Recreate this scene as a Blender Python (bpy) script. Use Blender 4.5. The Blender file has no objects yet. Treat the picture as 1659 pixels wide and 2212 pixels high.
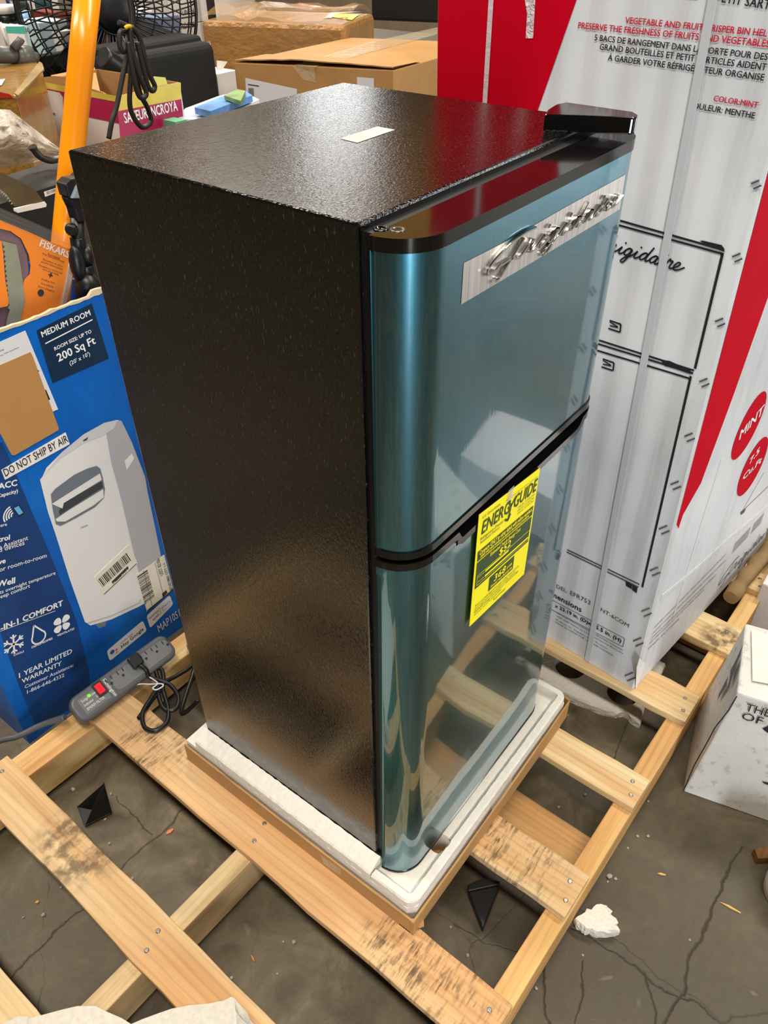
import bpy, bmesh, math, random
from mathutils import Vector, Matrix
random.seed(7)
R_ = math.radians
SC = bpy.context.scene
COL = SC.collection

# ------------------------------------------------------------------ camera
F_PX = 1694.8
CAM = Vector((-0.52715, -0.43485, 1.48955))
RX = Vector((0.609079, -0.793068, -0.008138))      # image right
RY = Vector((-0.496426, -0.373215, -0.783755))     # image down
RZ = Vector((0.618533, 0.481409, -0.621017))       # view direction
cd = bpy.data.cameras.new('camera')
cam = bpy.data.objects.new('camera', cd)
COL.objects.link(cam)
cd.sensor_fit = 'VERTICAL'
cd.sensor_height = 36.0
cd.lens = F_PX / 2212.0 * 36.0
cd.clip_start = 0.02
cd.clip_end = 60
cam.matrix_world = Matrix(((RX.x, -RY.x, -RZ.x, CAM.x), (RX.y, -RY.y, -RZ.y, CAM.y), (RX.z, -RY.z, -RZ.z, CAM.z), (0, 0, 0, 1)))
SC.camera = cam

# ------------------------------------------------------------------ exposure, world, lamps
SC.view_settings.view_transform = 'Standard'
SC.view_settings.look = 'None'
SC.view_settings.gamma = 1.0
SC.view_settings.use_curve_mapping = False
SC.view_settings.exposure = 0.56
SC.cycles.use_denoising = True
SC.cycles.max_bounces = 8
w = bpy.data.worlds.new('hall_air')
SC.world = w
w.use_nodes = True
bg = w.node_tree.nodes['Background']
bg.inputs[0].default_value = (1.0, 0.93, 0.84, 1)
bg.inputs[1].default_value = 0.05

def area(name, loc, target, sx, sy, power, color, spread=180):
    d = bpy.data.lights.new(name, 'AREA')
    d.shape = 'RECTANGLE'
    d.size, d.size_y = sx, sy
    d.energy = power
    d.color = color
    d.spread = R_(spread)
    o = bpy.data.objects.new(name, d)
    COL.objects.link(o)
    o.location = loc
    o.rotation_euler = (Vector(target) - Vector(loc)).to_track_quat('-Z', 'Y').to_euler()
    return o
WARM = (1.0, 0.93, 0.82)
# rows of tube lamps under the roof
area('overhead_light', (-0.9, -0.9, 4.6), (-0.9, -0.9, 0), 0.5, 3.0, 120, WARM)
area('overhead_light', (-0.9, 3.6, 4.6), (-0.9, 3.6, 0), 0.5, 3.0, 120, WARM)
area('overhead_light', (2.6, -0.9, 4.6), (2.6, -0.9, 0), 0.5, 3.0, 120, WARM)
area('overhead_light', (2.6, 3.6, 4.6), (2.6, 3.6, 0), 0.5, 3.0, 150, WARM)
area('overhead_light', (7.0, 7.4, 5.2), (7.0, 7.4, 0), 0.5, 3.0, 60, WARM)  # added lamp, brightens the far walls mirrored in the cabinet top
# daylight from a far bay on the other side of the hall
area('far_bay_daylight', (8.7, 7.4, 3.1), (.5, .4, 1.2), 1.1, 0.7, 16, (0.9, 0.96, 1.0))
# daylight through the open loading bay behind the photographer
area('bay_daylight', (-2.5, -3.4, 0.98), (0, 0, 0.8), 0.5, 1.9, 68, (0.88, 0.95, 1.0))
area('added_door_light', (4.4, -3.0, 1.1), (.3, 0, 0.9), 2.6, 2.0, 62, (0.92, 0.97, 1.0))  # added light with no known bay behind it, brightens the upper door film

# ------------------------------------------------------------------ small helpers
def lin(h):
    if isinstance(h, str):
        h = h.lstrip('#')
        c = [int(h[i:i + 2], 16) / 255 for i in (0, 2, 4)]
        return tuple((x / 12.92 if x <= 0.04045 else ((x + 0.055) / 1.055) ** 2.4) for x in c) + (1,)
    return tuple(h[:3]) + (1,)

def ray(px):
    d = (RX * ((px[0] - 829.5) / F_PX) + RY * ((px[1] - 1106.0) / F_PX) + RZ)
    return d.normalized()
def onz(px, z):
    d = ray(px)
    return CAM + d * ((z - CAM.z) / d.z)
def ony(px, y):
    d = ray(px)
    return CAM + d * ((y - CAM.y) / d.y)
def onx(px, x):
    d = ray(px)
    return CAM + d * ((x - CAM.x) / d.x)

class Plane:
    """A flat face with its own axes: a to the right, b upwards, n outwards."""
    def __init__(s, o, u, v):
        s.o, s.u = Vector(o), Vector(u).normalized()
        v = Vector(v)
        s.v = (v - s.u * v.dot(s.u)).normalized()
        s.n = s.u.cross(s.v).normalized()
    def ab(s, px):
        d = ray(px)
        p = CAM + d * ((s.o - CAM).dot(s.n) / d.dot(s.n)) - s.o
        return Vector((p.dot(s.u), p.dot(s.v)))
    def pt(s, a, b, h=0.0):
        return s.o + s.u * a + s.v * b + s.n * h
    def px(s, px, h=0.0):
        q = s.ab(px)
        return s.pt(q.x, q.y, h)

ORG = {}
def cprops(o, label=None, cat=None, group=None, kind=None):
    if label: o['label'] = label
    if cat: o['category'] = cat
    if group: o['group'] = group
    if kind: o['kind'] = kind
    return o
def thing(name, loc, label, cat, group=None):
    o = bpy.data.objects.new(name, None)
    o.empty_display_size = 0.05
    COL.objects.link(o)
    o.location = loc
    ORG[o.name] = Vector(loc)
    return cprops(o, label, cat, group)

class MB:
    def __init__(s):
        s.v, s.f, s.m, s.sm = [], [], [], []
    def add(s, vs, fs, mat, smooth=False):
        k = len(s.v)
        s.v += [Vector(v) for v in vs]
        for f in fs:
            s.f.append(tuple(i + k for i in f))
            s.m.append(mat)
            s.sm.append(smooth)
        return s
    def hexa(s, p, mat):
        return s.add(p, [(0, 3, 2, 1), (4, 5, 6, 7), (0, 1, 5, 4), (1, 2, 6, 5), (2, 3, 7, 6), (3, 0, 4, 7)], mat)
    def box(s, a, b, mat):
        x0, y0, z0 = a
        x1, y1, z1 = b
        return s.hexa([(x0, y0, z0), (x1, y0, z0), (x1, y1, z0), (x0, y1, z0), (x0, y0, z1), (x1, y0, z1), (x1, y1, z1), (x0, y1, z1)], mat)
    def prism(s, poly, off, mat, smooth=False, cap=True):
        n = len(poly)
        off = Vector(off)
        p = [Vector(q) for q in poly]
        vs = p + [q + off for q in p]
        if cap:
            s.add(vs, [tuple(range(n - 1, -1, -1)), tuple(range(n, 2 * n))], mat)
            k = len(s.v) - 2 * n
            for i in range(n):
                j = (i + 1) % n
                s.f.append((k + i, k + j, k + n + j, k + n + i))
                s.m.append(mat)
                s.sm.append(smooth)
        else:
            s.add(vs, [(i, (i + 1) % n, n + (i + 1) % n, n + i) for i in range(n)], mat, smooth)
        return s
    def tube(s, path, r, mat, n=8, closed=False, flat=1.0):
        P = [Vector(p) for p in path]
        L = len(P)
        rr = r if isinstance(r, (list, tuple)) else [r] * L
        vs, fs = [], []
        up = Vector((0.13, 0.27, 0.95))
        prev = None
        for i in range(L):
            if closed:
                t = P[(i + 1) % L] - P[i - 1]
            else:
                t = P[min(i + 1, L - 1)] - P[max(i - 1, 0)]
            t.normalize()
            if prev is None:
                a = t.cross(up)
                if a.length < 1e-3: a = t.cross(Vector((1, 0, 0)))
            else:
                a = prev - t * prev.dot(t)
            a.normalize()
            prev = a
            b = t.cross(a)
            for k in range(n):
                an = 2 * math.pi * k / n
                vs.append(P[i] + (a * math.cos(an) + b * math.sin(an) * flat) * rr[i])
        for i in range(L if closed else L - 1):
            j = (i + 1) % L
            for k in range(n):
                q = (k + 1) % n
                fs.append((i * n + k, i * n + q, j * n + q, j * n + k))
        s.add(vs, fs, mat, True)
        if not closed:
            k0 = len(s.v) - L * n
            s.f += [tuple(k0 + k for k in range(n - 1, -1, -1)), tuple(k0 + (L - 1) * n + k for k in range(n))]
            s.m += [mat, mat]
            s.sm += [False, False]
        return s
    def lathe(s, o, ax, prof, mat, n=24, smooth=True):
        ax = Vector(ax).normalized()
        a = ax.cross(Vector((0.3, 0.2, 0.93)))
        if a.length < 0.05: a = ax.cross(Vector((1, 0, 0)))
        a.normalize()
        b = ax.cross(a)
        vs, fs = [], []
        for (r, h) in prof:
            for k in range(n):
                an = 2 * math.pi * k / n
                vs.append(Vector(o) + ax * h + (a * math.cos(an) + b * math.sin(an)) * max(r, 1e-5))
        for i in range(len(prof) - 1):
            for k in range(n):
                q = (k + 1) % n
                fs.append((i * n + k, i * n + q, (i + 1) * n + q, (i + 1) * n + k))
        s.add(vs, fs, mat, smooth)
        k0 = len(s.v) - len(vs)
        s.f += [tuple(k0 + k for k in range(n - 1, -1, -1)), tuple(k0 + (len(prof) - 1) * n + k for k in range(n))]
        s.m += [mat, mat]
        s.sm += [False, False]
        return s
    def poly(s, pl, pts, h, mat):
        """flat print on a plane; pts in plane coordinates"""
        vs = [pl.pt(a, b, h) for a, b in pts]
        ar = sum(pts[i][0] * pts[(i + 1) % len(pts)][1] - pts[(i + 1) % len(pts)][0] * pts[i][1] for i in range(len(pts)))
        if ar < 0: vs.reverse()
        return s.add(vs, [tuple(range(len(vs)))], mat)
    def ppx(s, pl, pxs, h, mat):
        return s.poly(pl, [tuple(pl.ab(p)) for p in pxs], h, mat)
    def stroke(s, pl, pts, wd, h, mat, depth=0.0):
        """ribbon along plane-coordinate points"""
        pts = [Vector(p) for p in pts]
        n = len(pts)
        L, Rr = [], []
        for i in range(n):
            t = pts[min(i + 1, n - 1)] - pts[max(i - 1, 0)]
            if t.length < 1e-9: t = Vector((1, 0))
            t.normalize()
            q = Vector((-t.y, t.x)) * wd / 2
            L.append(pts[i] + q)
            Rr.append(pts[i] - q)
        if depth <= 0:
            vs = [pl.pt(p.x, p.y, h) for p in L] + [pl.pt(p.x, p.y, h) for p in Rr]
            return s.add(vs, [(i, n + i, n + i + 1, i + 1) for i in range(n - 1)], mat)
        k = 0.72
        vs = []
        for i in range(n):
            c = pts[i]
            for (p, hh, f) in ((L[i], 0, 1), (L[i], depth * .7, 1), (L[i], depth, k), (Rr[i], depth, k), (Rr[i], depth * .7, 1), (Rr[i], 0, 1)):
                q = c + (p - c) * f
                vs.append(pl.pt(q.x, q.y, h + hh))
        fs = []
        for i in range(n - 1):
            for j in range(5):
                fs.append((i * 6 + j, i * 6 + j + 1, (i + 1) * 6 + j + 1, (i + 1) * 6 + j))
        fs += [(5, 4, 3, 2, 1, 0), tuple((n - 1) * 6 + j for j in range(6))]
        return s.add(vs, fs, mat)
    def text(s, pl, body, p0, p1, h, mat, bold=0.0, height=None, shear=0.0):
        """body set along p0 -> p1 (plane coordinates of the baseline ends)"""
        vs, fs, w_, cap = glyphs(body, 0.0, shear)
        p0, p1 = Vector(p0), Vector(p1)
        d = p1 - p0
        sx = d.length / w_
        e = d.normalized()
        f = Vector((-e.y, e.x))
        sy = sx if height is None else height / cap
        # heavier weights are the same outlines printed again a hair apart
        bw = bold * 1.1
        offs = [(0, 0)] if bold <= 0 else [(-bw, 0), (bw, 0), (0, bw * .8), (0, -bw * .8)]
        for i, (ox, oy) in enumerate(offs):
            out = []
            for v in vs:
                q = p0 + e * ((v[0] + ox) * sx) + f * ((v[1] + oy) * sy)
                out.append(pl.pt(q.x, q.y, h + i * .00006))
            s.add(out, fs, mat)
        return s
    def tpx(s, pl, body, a, b, h, mat, bold=0.0, height=None, shear=0.0):
        return s.text(pl, body, pl.ab(a), pl.ab(b), h, mat, bold, height, shear)
    def build(s, name, parent=None, bevel=0.0, seg=2, origin=None, recalc=True, sub=0):
        me = bpy.data.meshes.new(name)
        if parent is not None:
            off = ORG[parent.name]
        elif origin is not None:
            off = Vector(origin)
        else:
            xs = [v.x for v in s.v]; ys = [v.y for v in s.v]; zs = [v.z for v in s.v]
            off = Vector(((min(xs) + max(xs)) / 2, (min(ys) + max(ys)) / 2, min(zs)))
        me.from_pydata([v - off for v in s.v], [], s.f)
        mats = []
        for m in s.m:
            if m not in mats: mats.append(m)
        for m in mats: me.materials.append(m)
        me.polygons.foreach_set('material_index', [mats.index(m) for m in s.m])
        me.polygons.foreach_set('use_smooth', s.sm)
        if recalc:
            b = bmesh.new()
            b.from_mesh(me)
            bmesh.ops.recalc_face_normals(b, faces=b.faces)
            b.to_mesh(me)
            b.free()
        me.update()
        o = bpy.data.objects.new(name, me)
        COL.objects.link(o)
        ORG[o.name] = off.copy()
        if parent is not None:
            o.parent = parent
        else:
            o.location = off
        if bevel > 0:
            md = o.modifiers.new('bevel', 'BEVEL')
            md.width = bevel
            md.segments = seg
            md.limit_method = 'ANGLE'
            md.angle_limit = R_(35)
        if sub:
            md = o.modifiers.new('subdivision', 'SUBSURF')
            md.levels = md.render_levels = sub
        return o

_gc = {}
def glyphs(body, bold, shear):
    key = (body, bold, shear)
    if key in _gc: return _gc[key]
    cu = bpy.data.curves.new('lettering', 'FONT')
    cu.body = body
    cu.size = 1.0
    cu.resolution_u = 2
    cu.offset = bold
    cu.shear = shear
    ob = bpy.data.objects.new('lettering', cu)
    COL.objects.link(ob)
    bpy.context.view_layer.update()
    dg = bpy.context.evaluated_depsgraph_get()
    me = bpy.data.meshes.new_from_object(ob.evaluated_get(dg))
    vs = [tuple(v.co) for v in me.vertices]
    fs = [tuple(p.vertices) for p in me.polygons]
    bpy.data.objects.remove(ob)
    bpy.data.curves.remove(cu)
    bpy.data.meshes.remove(me)
    x0 = min(v[0] for v in vs)
    x1 = max(v[0] for v in vs)
    vs = [(v[0] - x0, v[1]) for v in vs]
    _gc[key] = (vs, fs, x1 - x0, 0.7)
    return _gc[key]

def boolean(o, cutters):
    """cuts the closed meshes out of o for good and removes them"""
    for c in cutters:
        md = o.modifiers.new('cut', 'BOOLEAN')
        md.operation = 'DIFFERENCE'
        md.object = c
        md.solver = 'EXACT'
    bpy.context.view_layer.update()
    dg = bpy.context.evaluated_depsgraph_get()
    me = bpy.data.meshes.new_from_object(o.evaluated_get(dg))
    o.modifiers.clear()
    o.data = me
    for c in cutters:
        bpy.data.objects.remove(c)

def catmull(pts, n=6):
    P = [Vector(p) for p in pts]
    out = []
    for i in range(len(P) - 1):
        a, b, c, d = P[max(i - 1, 0)], P[i], P[i + 1], P[min(i + 2, len(P) - 1)]
        for k in range(n):
            t = k / n
            out.append(0.5 * ((2 * b) + (c - a) * t + (2 * a - 5 * b + 4 * c - d) * t * t + (3 * b - a - 3 * c + d) * t ** 3))
    out.append(P[-1])
    return out

# ------------------------------------------------------------------ materials
class NT:
    def __init__(s, name):
        s.mat = bpy.data.materials.new(name)
        s.mat.use_nodes = True
        s.t = s.mat.node_tree
        s.p = s.t.nodes['Principled BSDF']
        s.out = s.t.nodes['Material Output']
    def n(s, typ, **kw):
        nd = s.t.nodes.new(typ)
        for k, v in kw.items(): setattr(nd, k, v)
        return nd
    def l(s, a, b): s.t.links.new(a, b)
    def coord(s, scale=(1, 1, 1), rot=(0, 0, 0), rnd=0.0):
        tc = s.n('ShaderNodeTexCoord')
        mp = s.n('ShaderNodeMapping')
        mp.inputs['Scale'].default_value = scale
        mp.inputs['Rotation'].default_value = rot
        s.l(tc.outputs['Object'], mp.inputs['Vector'])
        if rnd:
            oi = s.n('ShaderNodeObjectInfo')
            vm = s.n('ShaderNodeVectorMath', operation='SCALE')
            vm.inputs[0].default_value = (rnd, rnd * .7, rnd * .4)
            s.l(oi.outputs['Random'], vm.inputs['Scale'])
            s.l(vm.outputs[0], mp.inputs['Location'])
        return mp.outputs[0]
    def noise(s, vec, scale, detail=4, rough=.55, dist=0.0):
        nd = s.n('ShaderNodeTexNoise')
        nd.inputs['Scale'].default_value = scale
        nd.inputs['Detail'].default_value = detail
        nd.inputs['Roughness'].default_value = rough
        nd.inputs['Distortion'].default_value = dist
        s.l(vec, nd.inputs['Vector'])
        return nd.outputs['Fac']
    def ramp(s, fac, stops, interp='LINEAR'):
        nd = s.n('ShaderNodeValToRGB')
        cr = nd.color_ramp
        cr.interpolation = interp
        while len(cr.elements) < len(stops): cr.elements.new(0.5)
        for e, (p, c) in zip(cr.elements, stops):
            e.position = p
            e.color = lin(c) if isinstance(c, str) else (c, c, c, 1) if isinstance(c, (int, float)) else lin(c)
        s.l(fac, nd.inputs[0])
        return nd.outputs['Color']
    def mix(s, fac, a, b, mode='MIX'):
        nd = s.n('ShaderNodeMix', data_type='RGBA', blend_type=mode)
        for sock, v in ((nd.inputs[0], fac), (nd.inputs[6], a), (nd.inputs[7], b)):
            if isinstance(v, (int, float)): sock.default_value = v
            elif isinstance(v, (str, tuple)): sock.default_value = lin(v)
            else: s.l(v, sock)
        return nd.outputs[2]
    def math(s, op, a, b=None, clamp=False):
        nd = s.n('ShaderNodeMath', operation=op, use_clamp=clamp)
        for sock, v in ((nd.inputs[0], a), (nd.inputs[1], b)):
            if v is None: continue
            if isinstance(v, (int, float)): sock.default_value = v
            else: s.l(v, sock)
        return nd.outputs[0]
    def bump(s, h, strength, dist=0.002):
        nd = s.n('ShaderNodeBump')
        nd.inputs['Strength'].default_value = strength
        nd.inputs['Distance'].default_value = dist
        s.l(h, nd.inputs['Height'])
        s.l(nd.outputs[0], s.p.inputs['Normal'])
        return nd.outputs[0]
    def set(s, **kw):
        for k, v in kw.items():
            sock = s.p.inputs[k.replace('_', ' ')]
            if isinstance(v, (int, float)): sock.default_value = v
            elif isinstance(v, (str, tuple)): sock.default_value = lin(v)
            else: s.l(v, sock)
        return s

def plain(name, col, rough=.6, metal=0.0, spec=.5, var=.0, vs=20, bump=0.0, bs=60, coat=0.0):
    t = NT(name)
    t.set(Roughness=rough, Metallic=metal, Specular_IOR_Level=spec)
    if coat:
        t.set(Coat_Weight=coat, Coat_Roughness=.05)
    if var:
        c = lin(col)
        f = t.noise(t.coord(rnd=5), vs, 5)
        d = tuple(max(x * (1 - var), 0) for x in c[:3])
        b = tuple(min(x * (1 + var * .6), 1) for x in c[:3])
        t.set(Base_Color=t.ramp(f, [(.3, d), (.7, b)]))
    else:
        t.set(Base_Color=col)
    if bump:
        t.bump(t.noise(t.coord(), bs, 4), bump)
    return t.mat

def wood(name, light, mid, dark, axis, rough=.62, gray=0.0, dirt=()):
    t = NT(name)
    sc = {'X': (1.3, 22, 22), 'Y': (22, 1.3, 22)}[axis]
    v = t.coord(sc, rnd=9)
    f1 = t.noise(v, 1.0, 7, .62, .6)
    v2 = t.coord({'X': (2.2, 130, 60), 'Y': (130, 2.2, 60)}[axis], rnd=4)
    f2 = t.noise(v2, 1.0, 3, .5, .2)
    w_ = t.n('ShaderNodeTexWave', wave_type='BANDS', bands_direction='Y' if axis == 'X' else 'X')
    w_.inputs['Scale'].default_value = 2.6
    w_.inputs['Distortion'].default_value = 5.5
    w_.inputs['Detail'].default_value = 3
    w_.inputs['Detail Scale'].default_value = .6
    t.l(t.coord({'X': (1.6, 9, 9), 'Y': (9, 1.6, 9)}[axis], rnd=7), w_.inputs['Vector'])
    c = t.ramp(f1, [(.28, dark), (.5, mid), (.72, light)])
    ring = t.ramp(w_.outputs['Fac'], [(.0, .72), (.35, 1.0), (1.0, 1.0)])
    c = t.mix(t.ramp(t.noise(t.coord({'X': (.9, 11, 11), 'Y': (11, .9, 11)}[axis], rnd=12), 1.0, 3, .5, .5), [(.45, 0.0), (.6, .5)]), c, '#cf935a')
    c = t.mix(.42, c, ring, 'MULTIPLY')
    fine = t.ramp(f2, [(.35, .82), (.6, 1.0)])
    c = t.mix(.45, c, fine, 'MULTIPLY')
    if gray:
        g = t.ramp(t.noise(t.coord(rnd=3), 9, 5), [(.4, 0.0), (.62, 1.0)])
        c = t.mix(t.math('MULTIPLY', g, gray), c, '#6f6656')
    for (px, py, pz, rad, col, kind) in dirt:
        vm = t.n('ShaderNodeVectorMath', operation='DISTANCE')
        tc = t.n('ShaderNodeTexCoord')
        t.l(tc.outputs['Object'], vm.inputs[0])
        vm.inputs[1].default_value = (px, py, pz)
        m = t.math('SUBTRACT', 1.0, t.math('DIVIDE', vm.outputs['Value'], rad), True)
        m = t.math('MULTIPLY', m, 2.2, True)
        if kind == 'cross':
            ha = t.ramp(t.noise(t.coord((24, 190, 24), (0, 0, .55)), 1.0, 3, .6, .4), [(.40, 0.0), (.54, 1.0)])
            hb = t.ramp(t.noise(t.coord((24, 190, 24), (0, 0, -.75)), 1.0, 3, .6, .4), [(.40, 0.0), (.54, 1.0)])
            n2 = t.ramp(t.noise(t.coord(), 26, 6, .7), [(.40, 0.0), (.60, 1.0)])
            m = t.math('MULTIPLY', m, t.math('MULTIPLY', t.math('MULTIPLY', ha, hb), n2))
        else:
            n2 = t.ramp(t.noise(t.coord(), 45, 4), [(.4, 0.0), (.6, 1.0)])
            m = t.math('MULTIPLY', m, n2)
        c = t.mix(t.math('MULTIPLY', m, .78), c, col)
    t.set(Base_Color=c, Roughness=rough, Specular_IOR_Level=.3)
    t.bump(t.math('ADD', f1, t.math('MULTIPLY', f2, .6)), .25, .002)
    return t.mat

def cardboard(name, col, rough=.75, dark=.82, tape=False):
    t = NT(name)
    c = lin(col)
    f = t.noise(t.coord(rnd=6), 7, 5)
    b = t.ramp(f, [(.3, tuple(x * dark for x in c[:3])), (.7, c[:3])])
    t.set(Base_Color=b, Roughness=.28 if tape else rough, Specular_IOR_Level=.4)
    if tape:
        t.set(Coat_Weight=.6, Coat_Roughness=.12)
        t.bump(t.noise(t.coord((1, 1, 1.6)), 16, 4), .55, .02)
    else:
        t.bump(t.noise(t.coord(), 14, 4), .15, .01)
    return t.mat

def emit(name, col, st):
    t = NT(name)
    t.set(Base_Color=col, Emission_Color=col, Emission_Strength=st, Roughness=.3)
    return t.mat
def clear(name, col='#ffffff', amount=.75, rough=.12, bump=.5, bs=30):
    """thin clear film: mostly see-through with a glossy skin"""
    t = NT(name)
    t.set(Base_Color=col, Roughness=rough, Specular_IOR_Level=.8)
    if bump: t.bump(t.noise(t.coord(), bs, 4, .6, .6), bump, .01)
    tr = t.n('ShaderNodeBsdfTransparent')
    mx = t.n('ShaderNodeMixShader')
    mx.inputs[0].default_value = 1 - amount
    t.l(tr.outputs[0], mx.inputs[1])
    t.l(t.p.outputs[0], mx.inputs[2])
    t.l(mx.outputs[0], t.out.inputs['Surface'])
    return t.mat

INK = plain('ink_black', '#1d1c22', .55)
RED = plain('ink_red', '#cc0630', .5)
WHT = plain('ink_white', '#efefee', .5)
KRAFT = cardboard('kraft', '#b98a55')
EPS = plain('polystyrene', '#e3ddd2', .7, var=.06, vs=120, bump=.5, bs=160)
BLK = plain('black_plastic', '#0e0e10', .32, var=.2, vs=40)
BLKG = plain('black_gloss', '#08080a', .08, spec=.6)
STEEL = plain('steel', '#9c9a96', .35, 1.0, var=.2, vs=80)

# ================================================================== the hall
def floor_material():
    t = NT('concrete')
    v = t.coord()
    big = t.noise(v, 1.1, 6, .6, .3)
    mid = t.noise(v, 7, 8, .68, 1.2)
    fin = t.noise(v, 60, 4, .6)
    c = t.ramp(mid, [(.28, '#423a28'), (.5, '#665b46'), (.75, '#8c7f67')])
    c = t.mix(t.ramp(big, [(.4, 0.0), (.62, .75)]), c, '#40382a')
    c = t.mix(.35, c, t.ramp(fin, [(.3, .6), (.7, 1.0)]), 'MULTIPLY')
    sw = t.n('ShaderNodeTexNoise', noise_type='RIDGED_MULTIFRACTAL')
    sw.inputs['Scale'].default_value = 12
    sw.inputs['Detail'].default_value = 6
    sw.inputs['Distortion'].default_value = 2.2
    t.l(v, sw.inputs['Vector'])
    c = t.mix(t.ramp(sw.outputs['Fac'], [(.4, 0.0), (.9, .5)]), c, '#a39a86')
    # cracks and joints, each between two points on the slab
    tc = t.n('ShaderNodeTexCoord')
    nz = t.n('ShaderNodeTexNoise')
    nz.inputs['Scale'].default_value = 14
    nz.inputs['Detail'].default_value = 5
    t.l(tc.outputs['Object'], nz.inputs['Vector'])
    wv = t.n('ShaderNodeVectorMath', operation='MULTIPLY_ADD')
    t.l(nz.outputs['Color'], wv.inputs[0])
    wv.inputs[1].default_value = (.05, .05, 0)
    t.l(tc.outputs['Object'], wv.inputs[2])
    total = None
    segs = [((0, 2130), (395, 1755), .0035), ((1231, 1999), (1560, 2212), .0032), ((1602, 1820), (1437, 2212), .0034), ((1171, 2060), (1184, 2225), .003),
            ((1262, 2085), (1250, 2230), .002), ((1395, 2100), (1420, 2230), .003), ((250, 1725), (330, 1800), .002), ((980, 2000), (1130, 2060), .002), ((1380, 1500), (1330, 1650), .002)]
    off = Vector((.025, .025, 0))
    for a, b, wd in segs:
        a, b = onz(a, 0) + off, onz(b, 0) + off
        a.z = b.z = 0
        d = b - a
        s1 = t.n('ShaderNodeVectorMath', operation='SUBTRACT')
        t.l(wv.outputs[0], s1.inputs[0]); s1.inputs[1].default_value = a
        dt = t.n('ShaderNodeVectorMath', operation='DOT_PRODUCT')
        t.l(s1.outputs[0], dt.inputs[0]); dt.inputs[1].default_value = d / d.length_squared
        k = t.math('ADD', dt.outputs['Value'], 0.0, True)
        sc = t.n('ShaderNodeVectorMath', operation='SCALE')
        sc.inputs[0].default_value = d
        t.l(k, sc.inputs['Scale'])
        ds = t.n('ShaderNodeVectorMath', operation='DISTANCE')
        t.l(s1.outputs[0], ds.inputs[0]); t.l(sc.outputs[0], ds.inputs[1])
        m = t.math('SUBTRACT', 1.0, t.math('DIVIDE', ds.outputs['Value'], wd), True)
        total = m if total is None else t.math('MAXIMUM', total, m)
    vo = t.n('ShaderNodeTexVoronoi', feature='DISTANCE_TO_EDGE')
    vo.inputs['Scale'].default_value = 2.3
    t.l(wv.outputs[0], vo.inputs['Vector'])
    hair = t.ramp(vo.outputs['Distance'], [(.0, .3), (.004, 0.0)])
    total = t.math('MAXIMUM', total, t.math('MULTIPLY', hair, t.ramp(big, [(.45, 0.0), (.55, 1.0)])))
    c = t.mix(t.math('MULTIPLY', total, .75), c, '#1f1a12')
    t.set(Base_Color=c, Roughness=t.ramp(mid, [(.3, .42), (.7, .7)]), Specular_IOR_Level=.4)
    t.bump(t.math('SUBTRACT', t.math('ADD', mid, t.math('MULTIPLY', fin, .3)), t.math('MULTIPLY', total, 2.0)), .3, .006)
    return t.mat
CONC = floor_material()
b = MB(); b.box((-7, -7, -.2), (9, 9, 0), CONC)
cprops(b.build('floor', origin=(0, 0, 0)), kind='structure')
WALLM = plain('painted_block', '#a2907a', .8, var=.15, vs=3)
CEILM = plain('roof_steel', '#57534d', .8, var=.15, vs=2)
for nm, a, c in (('wall_back', (-7.2, 9, -.2), (9.2, 9.2, 5.6)), ('wall_front', (-7.2, -7.2, -.2), (9.2, -7, 5.6)), ('wall_left', (-7.2, -7, -.2), (-7, 9, 5.6)), ('wall_right', (9, -7, -.2), (9.2, 9, 5.6))):
    b = MB(); b.box(a, c, WALLM)
    cprops(b.build(nm), kind='structure')
b = MB(); b.box((-7.2, -7.2, 5.6), (9.2, 9.2, 5.8), CEILM)
cprops(b.build('ceiling'), kind='structure')

# ================================================================== pallet
TH = R_(-1.3913)
PX, PY = Vector((math.cos(TH), math.sin(TH), 0)), Vector((-math.sin(TH), math.cos(TH), 0))
def pb(a, bb, z): return PX * a + PY * bb + Vector((0, 0, z))
ZD = 0.118
pallet = thing('pallet', pb(.3, .2, 0), 'wide wooden pallet of spaced pine boards under the refrigerator and the tall white carton', 'pallet')
PO = ORG[pallet.name]
def plank(name, a0, a1, b0, b1, z0, z1, mat, wob=0.004, axis='Y'):
    """a sawn board with slightly uneven edges"""
    m = MB()
    n = 14
    low, up = [], []
    for i in range(n + 1):
        k = i / n
        j0, j1 = random.uniform(-wob, wob), random.uniform(-wob, wob)
        if axis == 'Y':
            y = b0 + (b1 - b0) * k
            low.append((a0 + j0 * .6, y)); up.append((a1 + j1 * .6, y))
        else:
            x = a0 + (a1 - a0) * k
            low.append((x, b0 + j0 * .5)); up.append((x, b1 + j1 * .5))
    vs = []
    for (p, q) in zip(low, up):
        vs += [pb(p[0], p[1], z0), pb(q[0], q[1], z0), pb(q[0], q[1], z1), pb(p[0], p[1], z1)]
    fs = []
    for i in range(n):
        for j in range(4):
            fs.append((i * 4 + j, i * 4 + (j + 1) % 4, (i + 1) * 4 + (j + 1) % 4, (i + 1) * 4 + j))
    fs += [(3, 2, 1, 0), tuple(n * 4 + j for j in range(4))]
    m.add(vs, fs, mat)
    return m.build(name, pallet, bevel=.0022)
ST_F, ST_M, ST_B = (-.2923, -.254), (.208, .246), (.686, .748)
def loc(p): return tuple(pb(*p) - PO)
boards = [(-.60, -.494, -.29, .72, None), (-.354, -.271, -.292, .75, '1'), (-.1127, -.0187, -.2923, .70, '2'), (.150, .240, -.290, .70, '3'),
          (.412, .489, -.293, .70, '4'), (.662, .752, -.292, .70, None), (.906, 1.002, -.300, .70, '6'), (1.15, 1.225, -.295, .70, None)]
P_ = '#ead5ac', '#dcbf8e', '#c39d6a'
O_ = '#e8cfa2', '#dab685', '#c49663'
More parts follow.
